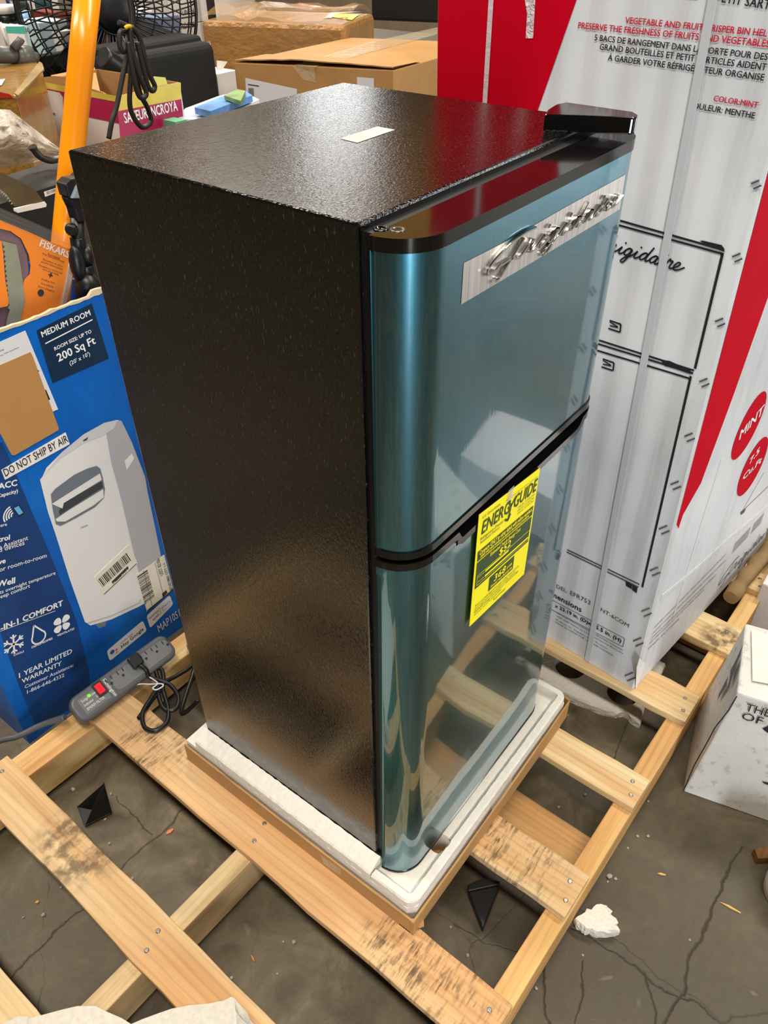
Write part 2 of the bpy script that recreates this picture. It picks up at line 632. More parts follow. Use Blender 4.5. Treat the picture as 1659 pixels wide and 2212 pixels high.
for i, (a0, a1, b0, b1, tag) in enumerate(boards):
    dirt = []
    if tag == '1': dirt = [(*loc((-.29, .47, ZD)), .10, '#5a4632', 'smear')]
    if tag == '2': dirt = [(*loc((-.075, .535, ZD)), .10, '#3f3021', 'cross'), (*loc((-.05, -.17, ZD)), .15, '#4b3a26', 'cross'), (*loc((-.075, -.10, ZD)), .08, '#5a4632', 'cross')]
    if tag == '3': dirt = [(*loc((.20, -.15, ZD)), .13, '#54452f', 'cross'), (*loc((.22, -.05, ZD)), .1, '#54452f', 'cross')]
    if tag == '6': dirt = [(*loc((.94, -.27, ZD)), .06, '#3d2616', 'smear')]
    pal = O_ if tag in ('1', '2') else P_
    mm = wood('pine_board', pal[0], pal[1], pal[2], 'Y', dirt=dirt)
    bd = plank('deck_board', a0, a1, b0, b1, .100, ZD, mm)
    # nails
    for (bn) in (ST_F, ST_M, ST_B):
        c = (bn[0] + bn[1]) / 2
        for k, (fa, fb) in enumerate(((.3, -.004), (.68, .006))):
            p = pb(a0 + (a1 - a0) * fa, c + fb, ZD - .001)
            if ((p - CAM).dot(RZ) < .3): continue
            if -.03 < p.x < .52 and -.1 < p.y < .45: continue
            nb = MB(); nb.lathe(p, (0, 0, 1), [(.0042, 0), (.0042, .0018), (.003, .0024)], STEEL, 10)
            cprops(nb.build('nail', bd), None)
STW = wood('stringer_wood', '#e6c488', '#d9b06e', '#b98850', 'X')
STG = wood('stringer_wood_grey', '#e2cb9f', '#d0b283', '#ab8c60', 'X', gray=.3)
STB = wood('stringer_wood_dark', '#eed9a8', '#e0bb7c', '#a8662c', 'X')
plank('stringer', -.60, 1.42, ST_F[0], ST_F[1], .015, .100, STW, .002, 'X')
plank('stringer', -.60, 1.42, ST_M[0], ST_M[1], .015, .100, STG, .003, 'X')
plank('stringer', -.60, 1.42, ST_B[0], ST_B[1], .015, .100, STB, .003, 'X')
for a0, a1 in ((-.60, -.51), (.285, .371), (.99, 1.10), (1.28, 1.38)):
    plank('bottom_board', a0, a1, -.285, .74, .0, .015, wood('pine_bottom_board', '#d9b481', '#c79d66', '#a77b48', 'Y'), .003)

# ================================================================== refrigerator
W_, D_, T_ = .4816, .4193, .0598
ZB, ZT = .225, 1.265
fr = thing('refrigerator', (W_ / 2, D_ / 2, .19), 'small two-door refrigerator with blue-teal doors and black textured cabinet on the pallet', 'refrigerator')

def cabinet_material():
    t = NT('black_textured_steel')
    n1 = t.noise(t.coord((330, 330, 170)), 1.0, 3, .6, .9)
    n2 = t.noise(t.coord((1, 1, 1)), 5, 3)
    fleck = t.ramp(t.noise(t.coord((420, 420, 140)), 1.0, 2, .5, .6), [(.62, 0.0), (.74, 1.0)])
    c = t.mix(t.math('MULTIPLY', fleck, .6), '#080707', '#524c46')
    # pale foam dust rubbed onto the lower side panel
    sep = t.n('ShaderNodeSeparateXYZ')
    t.l(t.coord(), sep.inputs[0])
    band = t.math('SUBTRACT', 1.0, t.math('MULTIPLY', t.math('ABSOLUTE', t.math('SUBTRACT', sep.outputs['Z'], .055)), 26.0), True)
    spots = t.ramp(t.noise(t.coord((60, 60, 60)), 1.0, 6, .75), [(.45, 0.0), (.72, 1.0)])
    c = t.mix(t.math('MULTIPLY', t.math('MULTIPLY', band, spots), .55), c, '#8f8a82')
    t.set(Base_Color=c, Roughness=t.ramp(n2, [(.3, .07), (.7, .12)]), Specular_IOR_Level=.95)
    t.bump(n1, .28, .0012)
    return t.mat
CAB = cabinet_material()
b = MB(); b.box((0, .0, ZB - .02), (W_, D_, ZT), CAB)
b.build('cabinet', fr, bevel=.003)
b = MB(); b.box((.006, -.012, ZB - .01), (W_ - .006, .002, ZT - .008), plain('gasket', '#060607', .5))
b.build('door_gasket', fr)

def film_material():
    t = NT('blue_film_on_brushed_steel')
    br = t.noise(t.coord((420, 420, 3)), 1.0, 3, .6)
    soft = t.noise(t.coord((3, 3, 2)), 1.0, 4, .6, .8)
    c = t.mix(.3, '#33798a', t.ramp(br, [(.3, '#286b7d'), (.7, '#4f98a9')]))
    c = t.mix(t.ramp(soft, [(.35, 0.0), (.75, .35)]), c, '#35668f')
    t.set(Base_Color=c, Metallic=1.0, Roughness=.30, Coat_Weight=1.0, Coat_Roughness=.012, Coat_IOR=1.9)
    wav = t.noise(t.coord((4, 4, 2.2)), 1.0, 2, .5, .5)
    h = t.math('ADD', t.math('MULTIPLY', br, .02), t.math('MULTIPLY', wav, .8))
    nb = t.bump(h, .05, .02)
    t.l(nb, t.p.inputs['Coat Normal'])
    return t.mat
FILM = film_material()
def bare_material():
    t = NT('brushed_steel')
    br = t.noise(t.coord((420, 420, 3)), 1.0, 3, .6)
    t.set(Base_Color=t.ramp(br, [(.3, '#a49d98'), (.7, '#cfc8c2')]), Metallic=.75, Roughness=.42)
    t.bump(br, .05, .001)
    return t.mat
RAD = .048
def plan(inset=0.0, y0=-.012, n=10):
    """outline of a door seen from above, left rear round the front to right rear"""
    pts = [(inset, y0)]
    for k in range(n + 1):
        a = math.pi + (math.pi / 2) * k / n
        pts.append((RAD + (RAD - inset) * math.cos(a), y0 + (T_ + y0 - inset) * math.sin(a)))
    pts.append((.15, -T_ + inset)); pts.append((.33, -T_ + inset))
    for k in range(n + 1):
        a = 1.5 * math.pi + (math.pi / 2) * k / n
        pts.append((W_ - RAD + (RAD - inset) * math.cos(a), y0 + (T_ + y0 - inset) * math.sin(a)))
    pts.append((W_ - inset, y0))
    return pts
def door_solid(z0, z1, mat, inset=0.0):
    m = MB()
    P = plan(inset)
    n = len(P)
    vs = [(x, y, z0) for x, y in P] + [(x, y, z1) for x, y in P]
    m.add(vs, [(i, i + 1, n + i + 1, n + i) for i in range(n - 1)], mat, True)
    k = len(m.v)
    m.add(vs, [tuple(range(n)), tuple(range(2 * n - 1, n - 1, -1)), (n - 1, 0, n, 2 * n - 1)], mat)
    return m
GLOSS = plain('black_trim', '#0b0a0b', .1, spec=.6, bump=.05, bs=8)
# upper door
up = door_solid(.903, 1.245, FILM).build('freezer_door', fr)
door_solid(1.245, 1.258, GLOSS, -.0012).build('door_top_cap', up, bevel=.0015)
door_solid(.893, .903, GLOSS, -.0018).build('door_bottom_trim', up, bevel=.0015)
HOLE = plain('hinge_pin', '#6a6660', .3, .8)
for px_, nm in (((823, 494), 'cap_plug'), ((859, 496), 'cap_screw')):
    q = onz(px_, 1.258)
    b = MB(); b.lathe((q.x, q.y, 1.258), (0, 0, 1), [(.007, -.002), (.007, .0006), (.005, .0006), (.0045, -.0005), (.0005, -.0005)], HOLE if nm == 'cap_screw' else GLOSS, 16)
    b.build(nm, up)
FRONT = Plane((0, -T_, 0), (1, 0, 0), (0, 0, 1))
BARE = bare_material()
b = MB()
b.ppx(FRONT, [(1001, 568), (1095, 520), (1220, 448), (1350, 377), (1344, 418), (1338, 452), (1322, 462), (1160, 560), (995, 658)], .0004, BARE)
cprops(b.build('bare_steel_strip', up), 'strip of bare brushed steel where the blue film is peeled off')

# script lettering, drawn as pen strokes (baseline 0, x-height 1)
SCRIPT = [
    [(3.15, 2.0), (2.2, 2.02), (1.2, 1.75), (.45, 1.2), (.05, .55), (.25, .1), (.75, .12), (1.05, .45)],
    [(2.35, 1.6), (2.05, .8), (1.7, -.1), (1.45, -.75), (1.1, -.8)],
    [(1.15, .32), (1.9, .42), (2.55, .12), (3.0, .65), (3.15, 1.2), (3.2, .95), (3.55, .95), (3.5, .4), (3.62, .06), (4.0, .3), (4.38, .95)],
    [(4.38, .95), (4.3, .35), (4.45, .03), (4.8, .25), (4.95, .62), (5.35, 1.0), (5.7, .85)],
    [(5.7, .9), (5.3, 1.0), (4.98, .6), (5.1, .1), (5.45, .2), (5.72, .9), (5.62, -.3), (5.35, -.9), (5.05, -.75), (5.3, -.25), (5.95, .2), (6.38, .95)],
    [(6.38, .95), (6.3, .35), (6.45, .03), (6.85, .3), (7.0, .62), (7.4, 1.0), (7.75, .85)],
    [(7.75, .9), (7.35, 1.0), (7.0, .6), (7.12, .1), (7.45, .2), (7.75, .9), (7.95, 1.9)],
    [(7.95, 1.9), (7.75, .6), (7.82, .05), (8.15, .25), (8.3, .62), (8.7, 1.0), (9.0, .85)],
    [(9.0, .9), (8.65, 1.0), (8.3, .6), (8.42, .1), (8.75, .2), (9.02, .92), (8.95, .35), (9.08, .03), (9.4, .3), (9.7, .95)],
    [(9.7, .95), (9.62, .35), (9.76, .03), (10.1, .3), (10.4, 1.15), (10.45, .92), (10.8, .95), (10.75, .4), (10.88, .05), (11.2, .2)],
    [(11.2, .2), (11.65, .6), (11.7, .95), (11.42, 1.0), (11.2, .5), (11.4, .06), (11.85, .15), (12.4, .65)],
    [(4.5, 1.4), (4.56, 1.6)], [(6.5, 1.4), (6.56, 1.6)], [(9.82, 1.4), (9.88, 1.6)]]
def script_word(m, pl, p0, p1, wd, h, mat, depth, sl=.32, hs=1.0):
    p0, p1 = Vector(p0), Vector(p1)
    e = (p1 - p0).normalized()
    f = Vector((-e.y, e.x))
    k = (p1 - p0).length / 12.4
    for st in SCRIPT:
        pts = [p0 + e * ((x + sl * y) * k) + f * (y * k * hs) for x, y in [tuple(q) for q in catmull([(a, c, 0) for a, c in st], 5) for q in [q.xy]]]
        m.stroke(pl, pts, wd, h, mat, depth)
CHROME = plain('chrome', '#c9c7c4', .12, 1.0)
b = MB()
q0, q1 = FRONT.ab((1037, 592)), FRONT.ab((1330, 430))
script_word(b, FRONT, (q0.x + .002, q0.y - .004), (q1.x + .006, q1.y - .006), .0026, .0006, CHROME, .0040, .36, .48)
cprops(b.build('brand_lettering', up), 'raised chrome script lettering')

# lower door with the finger pocket along its top edge
lo = door_solid(.182, .862, FILM).build('fridge_door', fr)
P = plan(0)
n = len(P)
def lowtop(x): return .862 if .100 < x < .425 else .878
m = MB()
# film skin strip left and right of the pocket
def strip(x0, x1, z0, z1, mat, inset, nm, par, top=True):
    m = MB()
    Q = [p for p in plan(inset, n=16) if x0 - 1e-6 <= p[0] <= x1 + 1e-6]
    if not any(abs(p[0] - x0) < 1e-4 for p in Q): Q = [(x0, -T_ + inset)] + Q
    if not any(abs(p[0] - x1) < 1e-4 for p in Q): Q = Q + [(x1, -T_ + inset)]
    k = len(Q)
    inner = [(min(max(x, .02), W_ - .02), -.012) for x, y in Q]
    vs = [(x, y, z0) for x, y in Q] + [(x, y, z1) for x, y in Q] + [(x, y, z1) for x, y in inner] + [(x, y, z0) for x, y in inner]
    fs = []
    for i in range(k - 1):
        fs += [(i, i + 1, k + i + 1, k + i), (k + i, k + i + 1, 2 * k + i + 1, 2 * k + i), (3 * k + i, 3 * k + i + 1, i + 1, i)]
    fs += [(0, k, 2 * k, 3 * k), (k - 1, 4 * k - 1, 3 * k - 1, 2 * k - 1)]
    m.add(vs, fs, mat)
    for i in range(len(m.sm)): m.sm[i] = False
    return m.build(nm, par, recalc=True)
strip(0, .097, .862, .877, FILM, 0, 'door_shoulder', lo)
strip(.427, W_, .862, .877, FILM, 0, 'door_shoulder', lo)
# dark trim following the top of the door and dipping under the pocket
def trim_path():
    pts = []
    for x, y in plan(-.0012, n=16):
        if x <= .09: pts.append((x, y, .882))
    pts += [(.097, -T_ - .0012, .880), (.101, -T_ - .0012, .870), (.108, -T_ - .0012, .866)]
    pts += [(x, -T_ - .0012, .866) for x in (.16, .22, .28, .34, .40)]
    pts += [(.416, -T_ - .0012, .867), (.424, -T_ - .0012, .872), (.430, -T_ - .0012, .881)]
    for x, y in plan(-.0012, n=16):
        if x >= .434: pts.append((x, y, .882))
    return pts
m = MB()
TP = trim_path()
hh = .0052
vs, fs = [], []
for i, p in enumerate(TP):
    p = Vector(p)
    t_ = Vector(TP[min(i + 1, len(TP) - 1)]) - Vector(TP[max(i - 1, 0)])
    t_.normalize()
    upv = Vector((0, 0, 1)); upv = (upv - t_ * upv.dot(t_)).normalized()
    outn = t_.cross(upv).normalized()
    if outn.y > 0.2: outn = -outn
    for a, c in ((.0015, -hh), (.0015, hh), (-.012, hh), (-.012, -hh)):
        vs.append(p + outn * a + upv * c)
k = len(TP)
for i in range(k - 1):
    for j in range(4):
        fs.append((i * 4 + j, i * 4 + (j + 1) % 4, (i + 1) * 4 + (j + 1) % 4, (i + 1) * 4 + j))
fs += [(3, 2, 1, 0), tuple((k - 1) * 4 + j for j in range(4))]
m.add(vs, fs, GLOSS)
m.build('door_top_trim', lo, bevel=.0012)
m = MB(); m.box((.02, -.045, .862), (W_ - .02, -.013, .8925), plain('handle_recess_black', '#040405', .6))
m.build('handle_recess', lo)
door_solid(.178, .183, GLOSS, -.001).build('door_bottom_trim', lo, bevel=.001)
# hinge cover on the top right
q = [(.374, .030), (.392, .046), (.448, .046), (.458, .036), (.455, -.046), (.448, -.053), (.438, -.0535), (.428, -.048)]
q = [onz(p, 1.283).xy for p in ((1176, 249), (1183, 238), (1200, 227), (1222, 222), (1300, 233), (1368, 243), (1378, 249), (1377, 254), (1368, 256), (1270, 252))]
m = MB(); m.prism([(x, y, 1.2655) for x, y in q], (0, 0, .0185), GLOSS)
m.build('hinge_cover', fr, bevel=.002)
m = MB(); m.lathe((onz((1362, 262), 1.262).x, onz((1362, 262), 1.262).y, 1.256), (0, 0, 1), [(.006, 0), (.006, .01)], STEEL, 12)
m.build('hinge_pin', fr)
# caution sticker on the top
TOPP = Plane((0, 0, ZT), (1, 0, 0), (0, 1, 0))
STK = plain('label_paper', '#ddd3ba', .85, spec=.1)
m = MB()
m.ppx(TOPP, [(735, 300), (772, 309), (853, 281), (815, 274)], .0004, STK)
for k, (s_, f0, f1) in enumerate(((.8, .06, .92), (.62, .06, .42), (.45, .06, .9), (.27, .06, .4))):
    y = .175 + .028 * s_ - .002
    m.text(TOPP, 'CAUTION KEEP THE UNIT UPRIGHT AFTER MOVING IT' if f1 > .5 else 'BEFORE PLUGGING IN', (.2155 + .072 * f0, y), (.2155 + .072 * f1, y), .0007, INK)
cprops(m.build('caution_sticker', fr), 'cream paper sticker')
# feet hidden in the foam, kept so the cabinet stands on something
for x in (.04, W_ - .04):
    m = MB(); m.lathe((x, .06, .1845), (0, 0, 1), [(.015, 0), (.015, .022)], BLK, 12)
    m.build('foot', fr)

# yellow energy sheet taped to the lower door
eg = thing('energy_label', (.22, -.068, .67), 'yellow energy cost sheet taped to the front of the lower refrigerator door', 'label')
YEL = plain('yellow_paper', '#fff000', .5)
GRN = plain('dark_green_ink', '#2e4a22', .55)
ES = Plane((0, -T_ - .0045, 0), (1, 0, 0), (0, 0, 1))
pts = [(1035, 1112), (1167, 1010), (1132, 1240), (1014, 1354)]
c = [ES.ab(p) for p in pts]
EX0, EX1 = c[0].x, (c[1].x + c[2].x) / 2
m = MB()
nx, ny = 8, 8
vs, fs = [], []
for side in (0, -.0004):
    for i in range(nx + 1):
        for j in range(ny + 1):
            a, d = i / nx, j / ny
            q = (c[3] * (1 - a) + c[2] * a) * (1 - d) + (c[0] * (1 - a) + c[1] * a) * d
            vs.append(ES.pt(q.x, q.y, side))
N = (nx + 1) * (ny + 1)
for i in range(nx):
    for j in range(ny):
        k = i * (ny + 1) + j
        fs += [(k, k + ny + 1, k + ny + 2, k + 1), (N + k + 1, N + k + ny + 2, N + k + ny + 1, N + k)]
m.add(vs, fs, YEL, True)
m.build('sheet', eg, recalc=False)
def eq(u, v):
    """position inside the sheet, 0..1 from lower left"""
    q = (c[3] * (1 - u) + c[2] * u) * (1 - v) + (c[0] * (1 - u) + c[1] * u) * v
    return (q.x, q.y)
m = MB()
def equad(u0, v0, u1, v1, h, mat): m.poly(ES, [eq(u0, v0), eq(u1, v0), eq(u1, v1), eq(u0, v1)], h, mat)
def etext(s_, u0, u1, v, mat, bold=0.0, hh=None, h=.0011): m.text(ES, s_, eq(u0, v), eq(u1, v), h, mat, bold, hh)
etext('ENERG', .06, .50, .815, GRN, .014, .021, .0006)
etext('GUIDE', .57, .97, .815, GRN, .014, .021, .0006)
for a_, d_ in (((.475, .905), (.53, .86)), ((.60, .915), (.53, .86)), ((.53, .865), (.50, .755)), ((.44, .775), (.50, .745)), ((.535, .79), (.50, .745))):
    m.stroke(ES, [eq(*a_), eq(*d_)], .0034, .0007, GRN)
etext('U.S. Government', .05, .33, .945, GRN, 0, None, .0006)
etext('Federal law prohibits removal of this label before consumer purchase.', .42, .97, .935, GRN, 0, None, .0006)
etext('Refrigerator-Freezer', .05, .42, .765, GRN, 0, None, .0006)
etext('Automatic Defrost', .05, .36, .735, GRN, 0, None, .0006)
for k in range(3): etext('Capacity: 7.5 Cubic Feet', .66, .96, .78 - .028 * k, GRN, 0, None, .0006)
equad(.03, .595, .97, .68, .0006, GRN)
etext('Compare ONLY to other labels with yellow numbers.', .05, .95, .643, YEL, .02, .0075)
etext('Labels with yellow numbers are based on the same test procedures.', .07, .90, .612, YEL, .01, .0055)
equad(.03, .345, .97, .582, .0006, GRN)
etext('Estimated Yearly Energy Cost', .24, .76, .545, YEL, .01, .0065)
etext('$52', .40, .60, .476, YEL, .018, .0115)
m.poly(ES, [eq(.49, .468), eq(.53, .468), eq(.51, .448)], .0011, YEL)
for (u0, v0, u1, v1) in ((.18, .432, .58, .449), (.18, .385, .95, .403)): equad(u0, v0, u1, v1, .0011, YEL)
for a_, d_ in (((.05, .46), (.96, .46)), ((.96, .46), (.96, .37)), ((.96, .37), (.05, .37)), ((.05, .37), (.05, .46))): m.stroke(ES, [eq(*a_), eq(*d_)], .0008, .0011, YEL)
etext('Models with', .065, .165, .435, YEL); etext('All models', .065, .165, .39, YEL)
equad(.28, .195, .72, .325, .0006, GRN)
etext('368', .36, .56, .252, YEL, .018, .012); etext('kWh', .585, .68, .255, YEL, .01)
etext('Estimated Yearly Electricity Use', .31, .69, .215, YEL, .01, .005)
for k, s_ in enumerate(('Your cost will depend on your utility rates and use.', 'Cost range based only on models of similar capacity.', 'Estimated energy cost based on a national average', 'electricity cost of 14 cents per kWh.')):
    etext(s_, .06, .85 - .06 * (k % 2) - .25 * (k == 3), .155 - .027 * k, GRN, 0, None, .0006)
etext('ftc.gov/energy', .40, .62, .04, GRN, 0, None, .0006)
cprops(m.build('printing', eg, recalc=False), 'dark green printing with yellow figures')
m = MB()
q = ES.ab((1103, 1060))
m = MB(); m.poly(ES, [(q.x - .008, q.y + .006), (q.x + .006, q.y + .006), (q.x + .006, q.y - .014), (q.x - .008, q.y - .014)], .0014, clear('clear_tape', '#efeee8', .5, .12, .8, 260))
m.build('tape', eg)

# ================================================================== foam tray and cardboard tray
FX0, FX1, FY0, FY1 = -.0305, .512, -.099, .452
foam = thing('foam_tray', (.24, .18, .122), 'white polystyrene packing tray under the refrigerator, chipped along its rim', 'packing foam')
def rough_ring(profile, path, m, mat, jit):
    """sweeps a cross-section (d outwards, z) along a path of (x, y, nx, ny)"""
    k = len(profile)
    vs, fs = [], []
    for i, (x, y, nx_, ny_) in enumerate(path):
        for j, (d, z) in enumerate(profile):
            e = random.uniform(-jit, jit)
            vs.append((x + nx_ * (d + e), y + ny_ * (d + e), z + random.uniform(-jit, jit) * .7))
    L = len(path)
    for i in range(L - 1):
        for j in range(k):
            q = (j + 1) % k
            fs.append((i * k + j, i * k + q, (i + 1) * k + q, (i + 1) * k + j))
    fs += [tuple(range(k - 1, -1, -1)), tuple((L - 1) * k + j for j in range(k))]
    m.add(vs, fs, mat, False)
m = MB(); m.prism([(FX0 + .012, FY0, .122), (FX1 - .012, FY0, .122), (FX1, FY0 + .012, .122), (FX1, FY1, .122), (FX0, FY1, .122), (FX0, FY0 + .012, .122)], (0, 0, .057), EPS)
base = m.build('tray_base', foam)
cu = []
for px_ in ((950, 1822), (1160, 1560)):
    q = onz(px_, .179)
    mm = MB(); mm.lathe((q.x, q.y, .110), (0, 0, 1), [(.019, 0), (.019, .13)], EPS, 24)
    cu.append(mm.build('cutter', foam))
boolean(base, cu[:1])
bpy.data.objects.remove(cu[1])
def seg(p, q, nrm, n): return [(p[0] + (q[0] - p[0]) * i / n, p[1] + (q[1] - p[1]) * i / n, nrm[0], nrm[1]) for i in range(n + 1)]
m = MB()
rough_ring([(0, .177), (0, .197), (-.003, .2005), (-.022, .2095), (-.0293, .2125), (-.0293, .177)], seg((FX0, FY1 - .03), (FX0, -.01), (-1, 0), 60), m, EPS, .0006)
m.build('side_rim', foam)
m = MB()
path = [(FX0, -.012, -1, 0), (FX0, -.04, -1, 0), (FX0, FY0 + .02, -1, 0)] + [(FX0 + .02 - .02 * math.cos(a), FY0 + .02 - .02 * math.sin(a), -math.cos(a), -math.sin(a)) for a in (R_(22), R_(45), R_(68))]
path += seg((FX0 + .02, FY0), (FX1 - .02, FY0), (0, -1), 60)
path += [(FX1 - .02 + .02 * math.sin(a), FY0 + .02 - .02 * math.cos(a), math.sin(a), -math.cos(a)) for a in (R_(22), R_(45), R_(68))]
path += [(FX1, FY0 + .02, 1, 0), (FX1, -.04, 1, 0), (FX1, .0, 1, 0)]
rough_ring([(0, .177), (0, .194), (-.003, .198), (-.014, .1975), (-.019, .187), (-.022, .1815), (-.025, .178)], path, m, EPS, .0005)
rim = m.build('front_rim', foam)
q = onz((950, 1822), .181)
mm = MB(); mm.lathe((q.x, q.y, .110), (0, 0, 1), [(.019, 0), (.019, .13)], EPS, 24)
boolean(rim, [mm.build('cutter', foam)])
m = MB()
rough_ring([(0, .177), (0, .197), (-.003, .2005), (-.022, .2095), (-.0293, .2125), (-.0293, .177)], seg((FX1, 0), (FX1, FY1 - .03), (1, 0), 40), m, EPS, .0005)
m.build('side_rim', foam)

tray = thing('cardboard_tray', (.24, .18, ZD), 'shallow brown corrugated tray holding the foam under the refrigerator, torn at its front corner', 'cardboard tray')
KR2 = cardboard('kraft_tray', '#b88d57')
o_, g_ = .0065, .003
X0, X1, Y0, Y1 = FX0 - o_, FX1 + .012, FY0 - o_, FY1 + o_
m = MB(); m.box((X0, Y0, ZD), (X1, Y1, ZD + .0035), KR2); m.build('tray_bottom', tray)
def wall(p, q, h0, h1, out, name, n=18, jit=.0012, th=.0035):
    m = MB()
    p, q = Vector(p), Vector(q)
    vs, fs = [], []
    for i in range(n + 1):
        k = i / n
        c_ = p.lerp(q, k)
        bow = math.sin(k * math.pi) * .002
        for (d, z) in ((0, ZD), (bow, ZD + h0 + (h1 - h0) * k + random.uniform(-jit, jit)), (bow - th, ZD + h0 + (h1 - h0) * k + random.uniform(-jit, jit)), (-th, ZD)):
            vs.append((c_.x + out[0] * d, c_.y + out[1] * d, z))
    for i in range(n):
        for j in range(4): fs.append((i * 4 + j, i * 4 + (j + 1) % 4, (i + 1) * 4 + (j + 1) % 4, (i + 1) * 4 + j))
    fs += [(3, 2, 1, 0), tuple(n * 4 + j for j in range(4))]
    m.add(vs, fs, KR2)
    m.build(name, tray)
wall((X0, Y1 - .005), (X0, Y0), .052, .046, (-1, 0), 'tray_wall')
wall((X0, Y0), (X1 - .006, Y0), .045, .056, (0, -1), 'tray_wall')
wall((X1 - .006, Y0), (X1, Y0 + .03), .056, .05, (1, 0), 'tray_wall', 4)
wall((X1, Y0 + .03), (X1, Y1), .05, .05, (1, 0), 'tray_wall')
m = MB(); m.box((X0 - .0006, Y0 - .0006, ZD), (X0 + .006, Y0 + .006, ZD + .044), KR2); m.build('tray_corner', tray)
# torn tongue at the front corner
q = [onz(p, ZD + .004) for p in ((893, 1965), (915, 1985), (916, 2002), (905, 2006), (893, 1998), (884, 1985))]
m = MB(); m.prism(q, (0, 0, .003), KR2); m.build('torn_corner', tray)
m = MB()
q0 = Vector((X0 - .0012, Y0 + .02, .0))
m.add([(X0 - .0012, .10, .166), (X0 - .0012, .05, .166), (X0 - .0015, .05, .135), (X0 - .0015, .09, .130)], [(0, 1, 2, 3)], clear('packing_tape', '#f6ead2', .72, .08, .8, 60))
m.build('packing_tape', tray)
for (px_a, px_b) in (((1075, 1725), (1100, 1690)),):
    a = ony(px_a, Y0 - .0012); c_ = ony(px_b, Y0 - .0012)
    m = MB(); m.add([a + Vector((-.02, 0, .02)), c_ + Vector((.01, 0, .02)), c_ + Vector((.012, 0, -.025)), a + Vector((-.018, 0, -.025))], [(0, 1, 2, 3)], clear('packing_tape2', '#f6ead2', .72, .08, .8, 60))
    m.build('packing_tape', tray)

# ================================================================== tall white retro-fridge carton
CW = cardboard('carton_white', '#dfe0df', .55, .95)
def carton_white_material():
    t = NT('carton_white_used')
    v = t.coord()
    n1 = t.noise(v, 4, 5)
    c = t.ramp(n1, [(.3, '#c6cacf'), (.65, '#d9dadd')])
    # scuffs and dirt near the stapled edge and the base
    sep = t.n('ShaderNodeSeparateXYZ')
    t.l(v, sep.inputs[0])
    d1 = t.ramp(t.noise(t.coord((30, 30, 5)), 1.0, 6, .7), [(.5, 0.0), (.75, 1.0)])
    edge = t.ramp(t.math('ADD', t.math('MULTIPLY', sep.outputs['Y'], -14.0), -2.4), [(.0, 0.0), (.65, 1.0)])
    low = t.ramp(t.math('SUBTRACT', 1.0, t.math('MULTIPLY', sep.outputs['Z'], 2.6)), [(.0, 0.0), (1.0, .9)])
    m = t.math('MULTIPLY', d1, t.math('MAXIMUM', edge, low))
    c = t.mix(t.math('MULTIPLY', m, .32), c, '#8b8677')
    t.set(Base_Color=c, Roughness=.5, Specular_IOR_Level=.35)
    w_ = t.n('ShaderNodeTexWave', wave_type='BANDS', bands_direction='Y')
    w_.inputs['Scale'].default_value = 5.2
    w_.inputs['Distortion'].default_value = 1.2
    w_.inputs['Detail'].default_value = 2
    t.l(t.coord((1, 1, .12)), w_.inputs['Vector'])
    t.bump(t.math('ADD', w_.outputs['Fac'], t.math('MULTIPLY', t.noise(t.coord((18, 18, 1.2)), 1, 4), 1.2)), .22, .02)
    return t.mat
CWU = carton_white_material()
YAW = R_(-6.6)
CU = Vector((math.cos(YAW), math.sin(YAW), 0))             # along the right-hand face
CL = Vector((-math.sin(YAW), math.cos(YAW), 0))            # along the left-hand face, away from us
CV = Vector((-.005, .0225, 1.0)).normalized()              # the carton leans back a little
CA = Vector((.67, -.187, ZD + .0008))
CWD, CDP, CHT = .585, .66, 1.44
ct = thing('appliance_carton', CA + CU * .3 + CL * .3, 'tall white and red refrigerator carton standing on the pallet right of the teal refrigerator', 'carton')
m = MB()
def cpt(a, l, h): return CA + CU * a + CL * l + CV * h
# body with slightly bulging faces
vs, fs = [], []
NZ = 16
ring_pts = [(0, 0), (.03, -.002), (CDP / 2, -.010), (CDP - .02, -.001), (CDP, 0), (CDP, CWD), (0, CWD), (-.0035, CWD / 2)]
ring_pts = [(0.004, 0), (CDP - .004, 0), (CDP, .004), (CDP, CWD), (0, CWD), (0, .004)]
for i in range(NZ + 1):
    h = CHT * i / NZ
    for a, l in ring_pts: vs.append(cpt(a, l, h))
k = len(ring_pts)
for i in range(NZ):
    for j in range(k): fs.append((i * k + j, i * k + (j + 1) % k, (i + 1) * k + (j + 1) % k, (i + 1) * k + j))
fs += [tuple(range(k - 1, -1, -1)), tuple(NZ * k + j for j in range(k))]
m.add(vs, fs, CWU)
m.build('box_body', ct)
LF = Plane(CA, -CL, CV)        # left-hand face, a runs towards us
RF = Plane(CA, CU, CV)         # right-hand face
CRED = plain('carton_red', '#c2001e', .8, spec=.06, var=.06, vs=6)
TOPZ = CHT - .004
# red field on the left face
m = MB()
d0, d1 = LF.ab((1168, 222)), LF.ab((1246, 0))
sl = (d1.x - d0.x) / (d1.y - d0.y)
bt = (-CWD + .0015 - d0.x + sl * d0.y) / (sl + .0225)      # where the slanted edge meets the far corner
m.poly(LF, [(-CWD + .0015 - .0225 * bt, bt), (d1.x + sl * (TOPZ - d1.y), TOPZ), (-CWD + .0015 - .0225 * TOPZ, TOPZ)], .0006, CRED)
m.build('red_field', ct)
# red blade on the right face, wrapping the corner
m = MB()
pp = [(1453, 1140), (1467, 1140), (1506, 1050), (1585, 850), (1659, 640)]
q = [RF.ab(p) for p in pp]
e0 = q[-1] + (q[-1] - q[-2]) * 3.0
m.poly(RF, [(.001, q[0].y), (.016, q[1].y), (.020, q[1].y + .03), (q[2].x + .014, q[2].y), tuple(q[3]), tuple(q[4]), (e0.x, min(e0.y, TOPZ)), (e0.x, TOPZ), (.001, TOPZ)], .0006, CRED)
m.build('red_blade', ct)
